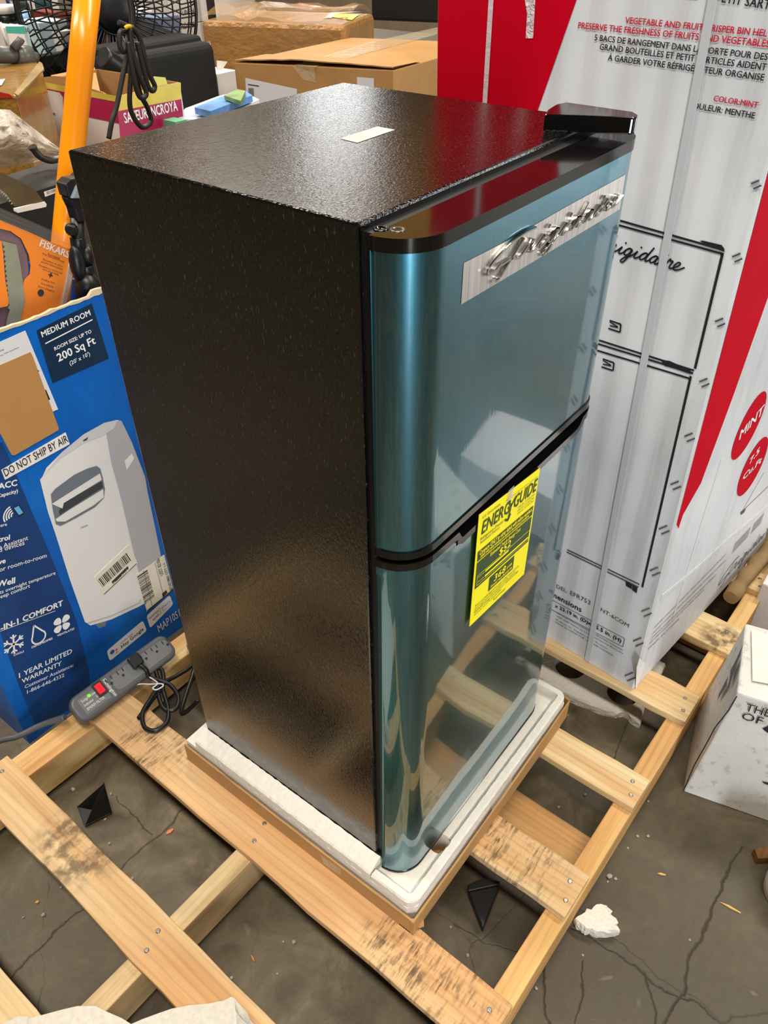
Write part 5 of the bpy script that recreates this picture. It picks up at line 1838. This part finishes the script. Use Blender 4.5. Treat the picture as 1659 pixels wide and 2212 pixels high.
for pl_, pts in ((rp, [(320, 192), (330, 172), (340, 166), (362, 168), (366, 182), (375, 184), (374, 190), (340, 196)]), (lp, [(78, 178), (76, 170), (110, 165), (150, 168), (160, 182), (215, 200), (225, 206), (130, 192)])):
    q = [pl_.px(p, -.012) for p in pts]
    m.prism(q, pl_.n * .003, LIM if pl_ is rp else KRAFT)
    m.build('open_flap', sv)
    m = MB()
q = [onz(p, z - .01) for p in ((110, 165), (145, 158), (205, 148), (218, 205), (160, 195))]
m.prism(q, (0, 0, .003), KRAFT); m.build('open_flap', sv)

# taped ochre carton at the left edge
z = 1.12
C, L, Rr = onz((34, 206), z), onz((-70, 192), z), onz((88, 136), z)
yc, lp, rp = cbox('taped_carton', C, L, Rr, z - TZ, cardboard('kraft_ochre', '#a97a34', .45, .7, True), 'ochre carton wrapped in glossy tape with a red stripe at the left picture edge', 'carton', .006)
psheet('red_tape', yc, lp, [(-60, 188), (0, 198), (22, 203), (30, 210), (-60, 214)], .002, plain('tape_red', '#c52a22', .35))
TOPB = Plane((0, 0, z), (1, 0, 0), (0, 1, 0))
psheet('white_label', yc, TOPB, [(-20, 176), (12, 172), (4, 186), (-20, 190)], .002, plain('label_white3', '#dcd9d4', .4))
m = MB(); q = [onz(p, z + .006) for p in ((32, 205), (52, 180), (86, 136), (92, 140), (96, 152), (70, 180), (40, 210))]
m.prism(q, (0, 0, .004), cardboard('frayed_kraft', '#9f8352', .7, .5)); m.build('frayed_edge', yc)
# dark grey box and black box below it
z = 1.0
C, L, Rr = onz((150, 397), z), onz((-20, 455), z), onz((158, 316), z)
# dark carton stands on the floor beside the table
Rr = C + (Rr - C).normalized() * .25
L = C + (L - C).normalized() * .30
dk, lp, rp = cbox('dark_box', C, L, Rr, z, plain('box_charcoal', '#26241e', .55, var=.1, vs=5), 'dark charcoal flat topped box behind the saw, with a white serial sticker', 'box', .002)
psheet('serial_sticker', dk, lp, [(93, 414), (124, 404), (126, 414), (96, 425)], .002, plain('sticker_white', '#dcd6ce', .5))
m = MB(); m.tpx(lp, '1314331120', (124, 405), (98, 414), .003, INK, .01); m.build('serial_print', dk, recalc=False)
psheet('black_front', dk, lp, [(80, 412), (150, 390), (160, 560), (-60, 560), (-60, 462)], .001, plain('front_black', '#080808', .5))
# bent black hook
m = MB()
m.tube(catmull([ony(p, 1.22) for p in ((69, 316), (80, 332), (92, 341), (110, 346), (132, 342), (150, 340))], 6), [.009 if k < 3 else .0075 for k in range(31)], plain('hook_metal', '#4a4640', .3, .7), 10)
cprops(m.build('metal_hook'), 'bent dark metal hook sticking out left of the orange pole', 'hook')
# crumpled clear plastic bag
m = MB()
NB = 15
vs, fs = [], []
rb = random.Random(11)
cor = [(-60, 235), (20, 232), (95, 285), (128, 320), (120, 345), (60, 352), (0, 366), (-60, 380)]
for i in range(NB):
    for j in range(NB):
        u_, v_ = i / (NB - 1), j / (NB - 1)
        px_ = -60 + 190 * u_
        py_top = 236 + (0 if px_ < 20 else (px_ - 20) * .78)
        py_bot = 380 - (px_ + 60) * .22
        py_bot = max(py_bot, py_top + 4)
        py = py_top + (py_bot - py_top) * v_
        p = ony((px_, py), 1.33 - .10 * math.sin(v_ * 3.1) * math.sin(min(u_ * 1.3, 1) * 2.6) + rb.uniform(-.018, .018))
        vs.append(p)
for i in range(NB - 1):
    for j in range(NB - 1): fs.append((i * NB + j, i * NB + j + 1, (i + 1) * NB + j + 1, (i + 1) * NB + j))
m.add(vs, fs, clear('plastic_bag', '#f2e9dc', .5, .1, 1.0, 34), True)
cprops(m.build('plastic_bag', recalc=False), 'crumpled clear plastic bag over the boxes at the left picture edge', 'plastic bag')

# hanging black cord bundle with yellow tie
YC = .78
def cz(p, h=0.0): return ony(p, YC - h)
hc = thing('hanging_cord', cz((290, 200)), 'black cord bundle tied with yellow wire hanging in front of the black padded box', 'cord')
CRD = plain('cord_charcoal', '#26231f', .5)
def cord(pts, r=.0042):
    m = MB(); m.tube(catmull([cz(p[:2], p[2] if len(p) > 2 else 0) for p in pts], 6), r, CRD, 9); m.build('cord_loop', hc)
cord([(279, -30), (280, 0), (284, 30), (284, 58), (276, 66), (278, 100), (266, 160), (252, 230), (242, 262), (235, 300)])
cord([(284, 58, .006), (300, 78, .006), (312, 120, .006), (325, 165, .006), (334, 185, .006), (330, 196, .006), (320, 186, .006), (308, 140, .006), (296, 90, .006)])
cord([(280, 62, .01), (286, 110, .01), (300, 160, .01), (316, 200, .01), (306, 212, .01), (296, 196, .01), (284, 140, .01), (276, 90, .01)])
cord([(282, 66, -.005), (284, 130, -.005), (280, 220, -.005), (290, 255, -.005), (308, 275, -.005), (326, 262, -.005), (318, 232, -.005), (302, 200, -.005), (290, 140, -.005), (282, 80, -.005)])
cord([(272, 66, .004), (260, 70, .004), (258, 95, .004), (266, 112, .004), (274, 90, .004), (282, 62, .004), (270, 54, .004), (256, 48, .004)])
m = MB(); m.tube(catmull([cz((270, 61), .012), cz((276, 57), .014), cz((282, 57), .012)], 4), .003, plain('tie_yellow', '#e0b416', .5), 8); m.build('yellow_tie', hc)

# large black wire fan
YF = 2.36
fc = ony((237, 16), YF)
fn = thing('floor_fan', (fc.x, fc.y, TZ), 'large black wire cage fan on the table behind the orange pole', 'fan')
FBK = plain('fan_black', '#0b0a0d', .4)
ax = (CAM - fc); ax.z *= .2; ax.normalize()
ax = (ax + Vector((.10, -.25, 0))).normalized()
ux_ = ax.cross(Vector((0, 0, 1))).normalized()
uz_ = ux_.cross(ax).normalized()
RF_ = (ony((400, 100), YF) - ony((72, 60), YF)).length / 2 * .97
def fp(r, an, d): return fc + (ux_ * math.cos(an) + uz_ * math.sin(an)) * r + ax * d
m = MB(); m.tube([fp(RF_, 2 * math.pi * k / 64, 0) for k in range(64)], .0065, FBK, 8, True); m.build('outer_ring', fn)
for sgn, nm in ((1, 'front_guard'), (-1, 'rear_guard')):
    m = MB()
    for k in range(54):
        an = 2 * math.pi * k / 54
        m.tube([fp(RF_ * .25, an + .25 * sgn, .075 * sgn), fp(RF_ * .6, an + .12 * sgn, .072 * sgn), fp(RF_ * .88, an + .03, .052 * sgn), fp(RF_ * .99, an, .018 * sgn), fp(RF_, an, 0)], .0028, FBK, 5)
    for r, d in ((.25, .076), (.45, .075), (.66, .071), (.86, .056), (.97, .028)):
        m.tube([fp(RF_ * r, 2 * math.pi * k / 48, d * sgn) for k in range(48)], .003, FBK, 5, True)
    m.build(nm, fn)
m = MB(); m.lathe(fc - ax * .02, ax, [(.055, -.05), (.085, -.03), (.088, .03), (.075, .09), (.05, .11), (.01, .112)], FBK, 28); m.build('motor_housing', fn)
for k in range(4):
    an0 = k * math.pi / 2 + .3
    m = MB()
    m.add([fp(.06, an0, -.02), fp(.06, an0 + .5, .02), fp(RF_ * .9, an0 + .75, .03), fp(RF_ * .92, an0 + .1, -.03)], [(0, 1, 2, 3)], plain('fan_blade', '#2a2a2c', .4)); m.build('blade', fn)
m = MB(); m.tube([fp(.03, -math.pi / 2, -.03), Vector((fc.x, fc.y, TZ + .03)) - ax * .05, Vector((fc.x, fc.y, TZ)) - ax * .05], .018, FBK, 10); m.build('stand', fn)
m = MB(); m.lathe(Vector((fc.x, fc.y, TZ)) - ax * .05, (0, 0, 1), [(.14, 0), (.14, .012), (.05, .025)], FBK, 24); m.build('base', fn)

# jumble of small goods on the table, seen through and beside the fan
def goods(name, px0, px1, y, d, mat, label, cat, bev=.003, zt=None, group=None, base=TZ):
    a, c = ony(px0, y), ony(px1, y)
    ztop = a.z if zt is None else zt
    m = MB(); m.box((min(a.x, c.x), y, base), (max(a.x, c.x), y + d, ztop), mat)
    return cprops(m.build(name, bevel=bev), label, cat, group), Plane((0, y, 0), (1, 0, 0), (0, 0, 1))
CWH = plain('carton_offwhite', '#d9d2cb', .6, var=.05, vs=6)
def stack(label_a, label_b):
    y = 3.0
    z2 = ony((400, 52), y).z
    z1 = ony((400, 4), y).z
    x0, x1 = ony((372, 60), y).x, ony((460, 60), y).x
    t1 = thing('slim_carton', ((x0 + x1) / 2, y + .2, TZ), label_a, 'carton', 'white slim cartons right of the fan')
    m = MB(); m.box((x0, y, TZ), (x1, y + .4, z2 - .002), CWH); m.build('box_body', t1, bevel=.003)
    t2 = thing('slim_carton', ((x0 + x1) / 2, y + .2, z2), label_b, 'carton', 'white slim cartons right of the fan')
    m = MB(); m.box((x0, y, z2), (x1, y + .4, z1 + .06), CWH); m.build('box_body', t2, bevel=.003)
    pl = Plane((0, y, 0), (1, 0, 0), (0, 0, 1))
    m = MB(); m.tpx(pl, 'GARDEN', (375, 66), (419, 58), .002, GR, .01); m.build('lettering', t1, recalc=False)
    m = MB(); m.tpx(pl, 'LINEN', (394, 33), (419, 27), .002, GR, .01); m.build('lettering', t2, recalc=False)
stack('white slim carton lettered DEN right of the fan, under another one', 'white slim carton lettered N right of the fan, on top of another one')
m = MB(); a, c = ony((456, -10), 2.9), ony((470, 60), 2.9)
m.box((a.x, 2.9, TZ), (c.x, 2.94, a.z + .1), plain('rack_black', '#17141a', .5)); cprops(m.build('rack_post'), 'slim black rack post left of the tape wrapped carton', 'post')
m = MB(); a, c = ony((462, 10), 3.3), ony((560, 60), 3.3)
m.box((a.x, 3.3, TZ), (c.x, 3.5, 1.15), plain('bag_pale', '#d9d0c8', .4, var=.1, vs=14, bump=.6, bs=20)); cprops(m.build('pale_packet', bevel=.02), 'pale plastic packet behind the tape wrapped carton', 'packet')
goods('blue_carton', (335, 34), (398, 110), 2.62, .2, plain('carton_slate', '#66708f', .6), 'slate blue carton seen through the right half of the fan', 'carton', .003, ony((370, 34), 2.62).z)
goods('white_packet', (262, 30), (345, 110), 2.90, .2, CWH, 'white flat packet seen through the fan just right of its hub', 'packet', .01, ony((300, 22), 2.90).z)
goods('red_bag', (240, -20), (320, 60), 3.5, .3, plain('bag_crimson', '#a23040', .5, var=.4, vs=14, bump=.6, bs=18), 'crimson bag at the top behind the fan hub', 'bag', .03, ony((280, 4), 3.5).z + .1)
goods('orange_box', (212, 15), (240, 60), 2.6, .15, plain('box_orange2', '#c5651f', .5, var=.5, vs=40), 'small orange and yellow box beside the orange pole behind the fan', 'box', .003, ony((225, 14), 2.6).z)
goods('rust_box', (120, 22), (165, 70), 2.8, .2, plain('box_rust', '#7c2f22', .5, var=.4, vs=25), 'rust red box seen through the fan left of the orange pole', 'box', .003, ony((140, 26), 2.8).z)
goods('pale_box', (85, 60), (160, 118), 2.62, .15, plain('box_pale_blue', '#bcd6de', .5, var=.12, vs=12), 'pale blue box seen through the lower left of the fan', 'box', .003, ony((110, 46), 2.62).z)
goods('white_box', (128, 66), (165, 118), 2.54, .05, CWH, 'white box seen through the fan beside the orange pole', 'box', .003, ony((140, 66), 2.54).z)
goods('dark_crate', (60, 108), (170, 160), 2.47, .05, plain('crate_black', '#15130f', .6, var=.3, vs=20), 'black crate under the lower left of the fan', 'crate', .004, ony((110, 118), 2.47).z)
goods('dark_sack', (165, -10), (245, 110), 2.95, .1, plain('sack_dark', '#2e2a28', .6, var=.3, vs=9), 'dark sack behind the fan hub', 'sack', .03, ony((200, 60), 2.95).z)
goods('teal_pouch', (96, -10), (125, 50), 3.0, .1, plain('pouch_teal', '#2f4a4c', .5, var=.3, vs=12), 'dark teal pouch seen through the upper left of the fan', 'pouch', .02, ony((110, -5), 3.0).z)
goods('white_case', (60, -20), (128, 8), 3.3, .3, CWH, 'white case at the top left behind the fan', 'case', .01, ony((80, -14), 3.3).z)
goods('green_holder', (54, 4), (75, 50), 2.85, .08, plain('holder_green', '#232a22', .6), 'dark green holder left of the fan', 'holder', .01, ony((60, 4), 2.85).z)
tl, pl = goods('teal_top_box', (12, 57), (62, 108), 2.16, .12, plain('box_white4', '#d8d2ca', .5), 'white box with teal top band and a grey tool picture left of the fan', 'box', .002, ony((30, 58), 2.16).z)
m = MB(); m.ppx(pl, [(11, 57), (52, 57), (56, 73), (14, 71)], .001, plain('print_teal', '#2b9f8a', .5)); m.ppx(pl, [(24, 104), (30, 88), (46, 84), (52, 92), (40, 102)], .001, AG4)
o = m.build('box_print', recalc=False); o.parent = tl; o.data.transform(Matrix.Translation(o.location - tl.location)); o.location = (0, 0, 0)
tl, pl = goods('number_box', (55, 55), (72, 108), 2.36, .1, plain('box_ice', '#b9cdd2', .5), 'pale blue box printed 10 beside the rim of the fan', 'box', .002, ony((60, 55), 2.36).z)
m = MB(); m.tpx(pl, '10', (56, 70), (64, 69), .002, INK, .02)
o = m.build('lettering', recalc=False); o.parent = tl; o.data.transform(Matrix.Translation(o.location - tl.location)); o.location = (0, 0, 0)
# jar, cups, vacuum tube
q = ony((14, 52), 2.56)
jr = thing('storage_jar', (q.x, q.y, TZ), 'white and black storage jar at the left picture edge', 'jar')
zz = [ony((14, y), 2.56).z for y in (118, 50, 40, 27, 14)]
m = MB(); m.lathe((q.x, q.y, TZ), (0, 0, 1), [(.055, 0), (.058, zz[1] - TZ - .01), (.05, zz[1] - TZ)], CWH, 22); m.build('jar_body', jr)
m = MB(); m.lathe((q.x, q.y, zz[1]), (0, 0, 1), [(.046, 0), (.046, zz[3] - zz[1])], plain('jar_black', '#15161a', .3), 22); m.build('jar_neck', jr)
m = MB(); m.lathe((q.x, q.y, zz[3]), (0, 0, 1), [(.05, 0), (.052, .02), (.048, zz[4] - zz[3] + .005)], CWH, 22); m.build('jar_lid', jr)
for (p, hh2, lab) in (((41, 30), .05, 'navy blue cup left of the fan, in front of the white wall'), ((46, 44), .03, 'pale blue cup left of the fan below the navy one')):
    q = ony(p, 3.05 if hh2 > .04 else 2.82)
    m = MB(); m.lathe((q.x, q.y, TZ), (0, 0, 1), [(.03, 0), (.036, q.z - TZ), (.038, q.z - TZ + hh2)], plain('cup_blue', '#1c2748' if hh2 > .04 else '#8fb0dc', .3), 20)
    cprops(m.build('cup'), lab, 'cup', 'cups left of the fan')
p = [ony(a, 1.90) for a in ((-30, 118), (14, 118), (32, 118), (66, 121), (80, 124))]
vt = thing('vacuum_tube', (p[2].x, p[2].y, p[2].z - .03), 'grey vacuum cleaner tube lying above the ochre carton', 'vacuum tube')
VG = plain('tube_grey', '#4d4c48', .4)
m = MB(); m.tube([p[0], p[1], p[2]], .022, VG, 16); m.build('wide_tube', vt)
m = MB(); m.tube([p[2], p[3]], .026, plain('tube_grey2', '#5d5c57', .35), 16); m.build('collar', vt)
m = MB(); m.tube([p[3], p[4]], .013, VG, 14); m.build('spigot', vt)
m = MB(); m.tube([ony((28, 105), 1.88), ony((44, 88), 1.88), ony((46, 84), 1.88)], .010, VG, 12); m.build('nozzle', vt)
m = MB(); m.box((ony((-20, 126), 2.02).x, 2.02, TZ), (ony((40, 126), 2.02).x, 2.14, ony((30, 124), 2.02).z), plain('carton_beige', '#b8a56a', .7)); cprops(m.build('cream_carton'), 'cream carton under the vacuum tube at the left edge', 'carton')
m = MB(); m.tube([ony((0, 48), 1.95), ony((8, 75), 1.95), ony((17, 100), 1.95)], .004, CWH, 8); cprops(m.build('white_rod'), 'thin white rod slanting beside the teal topped box', 'rod')

# between padded box and brown carton: open carton, tablet box, blue magazines
z = .98
oc, lp, rp = cbox('open_carton', onz((500, 150), z) + Vector((.1, .40, 0)), onz((490, 125), z) + Vector((.1, .40, 0)), onz((522, 135), z) + Vector((.13, .30, 0)), z - TZ, KRAFT, 'small brown open carton between the black padded box and the large brown carton', 'carton', .0, True)
yq = 2.14
a = ony((468, 160), yq); c = ony((512, 160), yq)
m = MB(); m.box((a.x, yq, TZ), (c.x, yq + .2, a.z), plain('box_white_blue', '#dfe3e6', .5)); tb2 = cprops(m.build('tablet_carton', bevel=.002), 'white carton with pale blue lid edge right of the padded box', 'carton')
m = MB(); q = [ony(p, yq + .06) for p in ((469, 131), (492, 133), (478, 153), (470, 154))]
m.prism(q, (0, .004, 0), plain('flyer_white', '#ece7dc', .5)); cprops(m.build('white_flyer'), 'white folded flyer standing on the white carton beside the padded box', 'flyer')
# blue magazine pile under the far edge of the refrigerator top
def slab(name, pxs, z, th, mat, label, cat, group=None):
    q = [onz(p, z) for p in pxs]
    m = MB(); m.prism([p + Vector((0, 0, -th)) for p in q], (0, 0, th), mat)
    return cprops(m.build(name), label, cat, group)
BPR = plain('print_sky', '#5e92cf', .4, var=.5, vs=10)
BPR2 = plain('print_sky_pale', '#c9d3e6', .4, var=.2, vs=12)
GPR = plain('print_green', '#7f9a5a', .5, var=.5, vs=18)
m = MB(); m.box((1.19, 1.54, TZ), (1.48, 1.74, .939), KRAFT); cprops(m.build('low_carton'), 'brown carton under the blue booklets, hidden behind the refrigerator top', 'carton')
slab('magazine', [pp for pp in ((383, 258), (400, 234), (470, 208), (520, 195), (560, 215), (470, 258))], .96, .02, BPR2, 'pale blue and white booklet just behind the refrigerator top edge', 'booklet', 'booklets behind the refrigerator')
slab('magazine', ((420, 232), (480, 208), (530, 196), (545, 206), (455, 240)), .985, .018, BPR, 'brighter blue booklet lying on the pale booklet behind the refrigerator', 'booklet', 'booklets behind the refrigerator')
slab('magazine', ((484, 206), (512, 192), (530, 196), (520, 218)), 1.0, .012, GPR, 'booklet with green leaf picture left of the large brown carton', 'booklet', 'booklets behind the refrigerator')
m = MB(); m.box((1.06, 1.545, TZ), (1.10, 1.60, .972), plain('carton_green', '#5d9a78', .6)); cprops(m.build('green_carton'), 'small green sided carton at the foot of the yellow topped carton', 'carton')
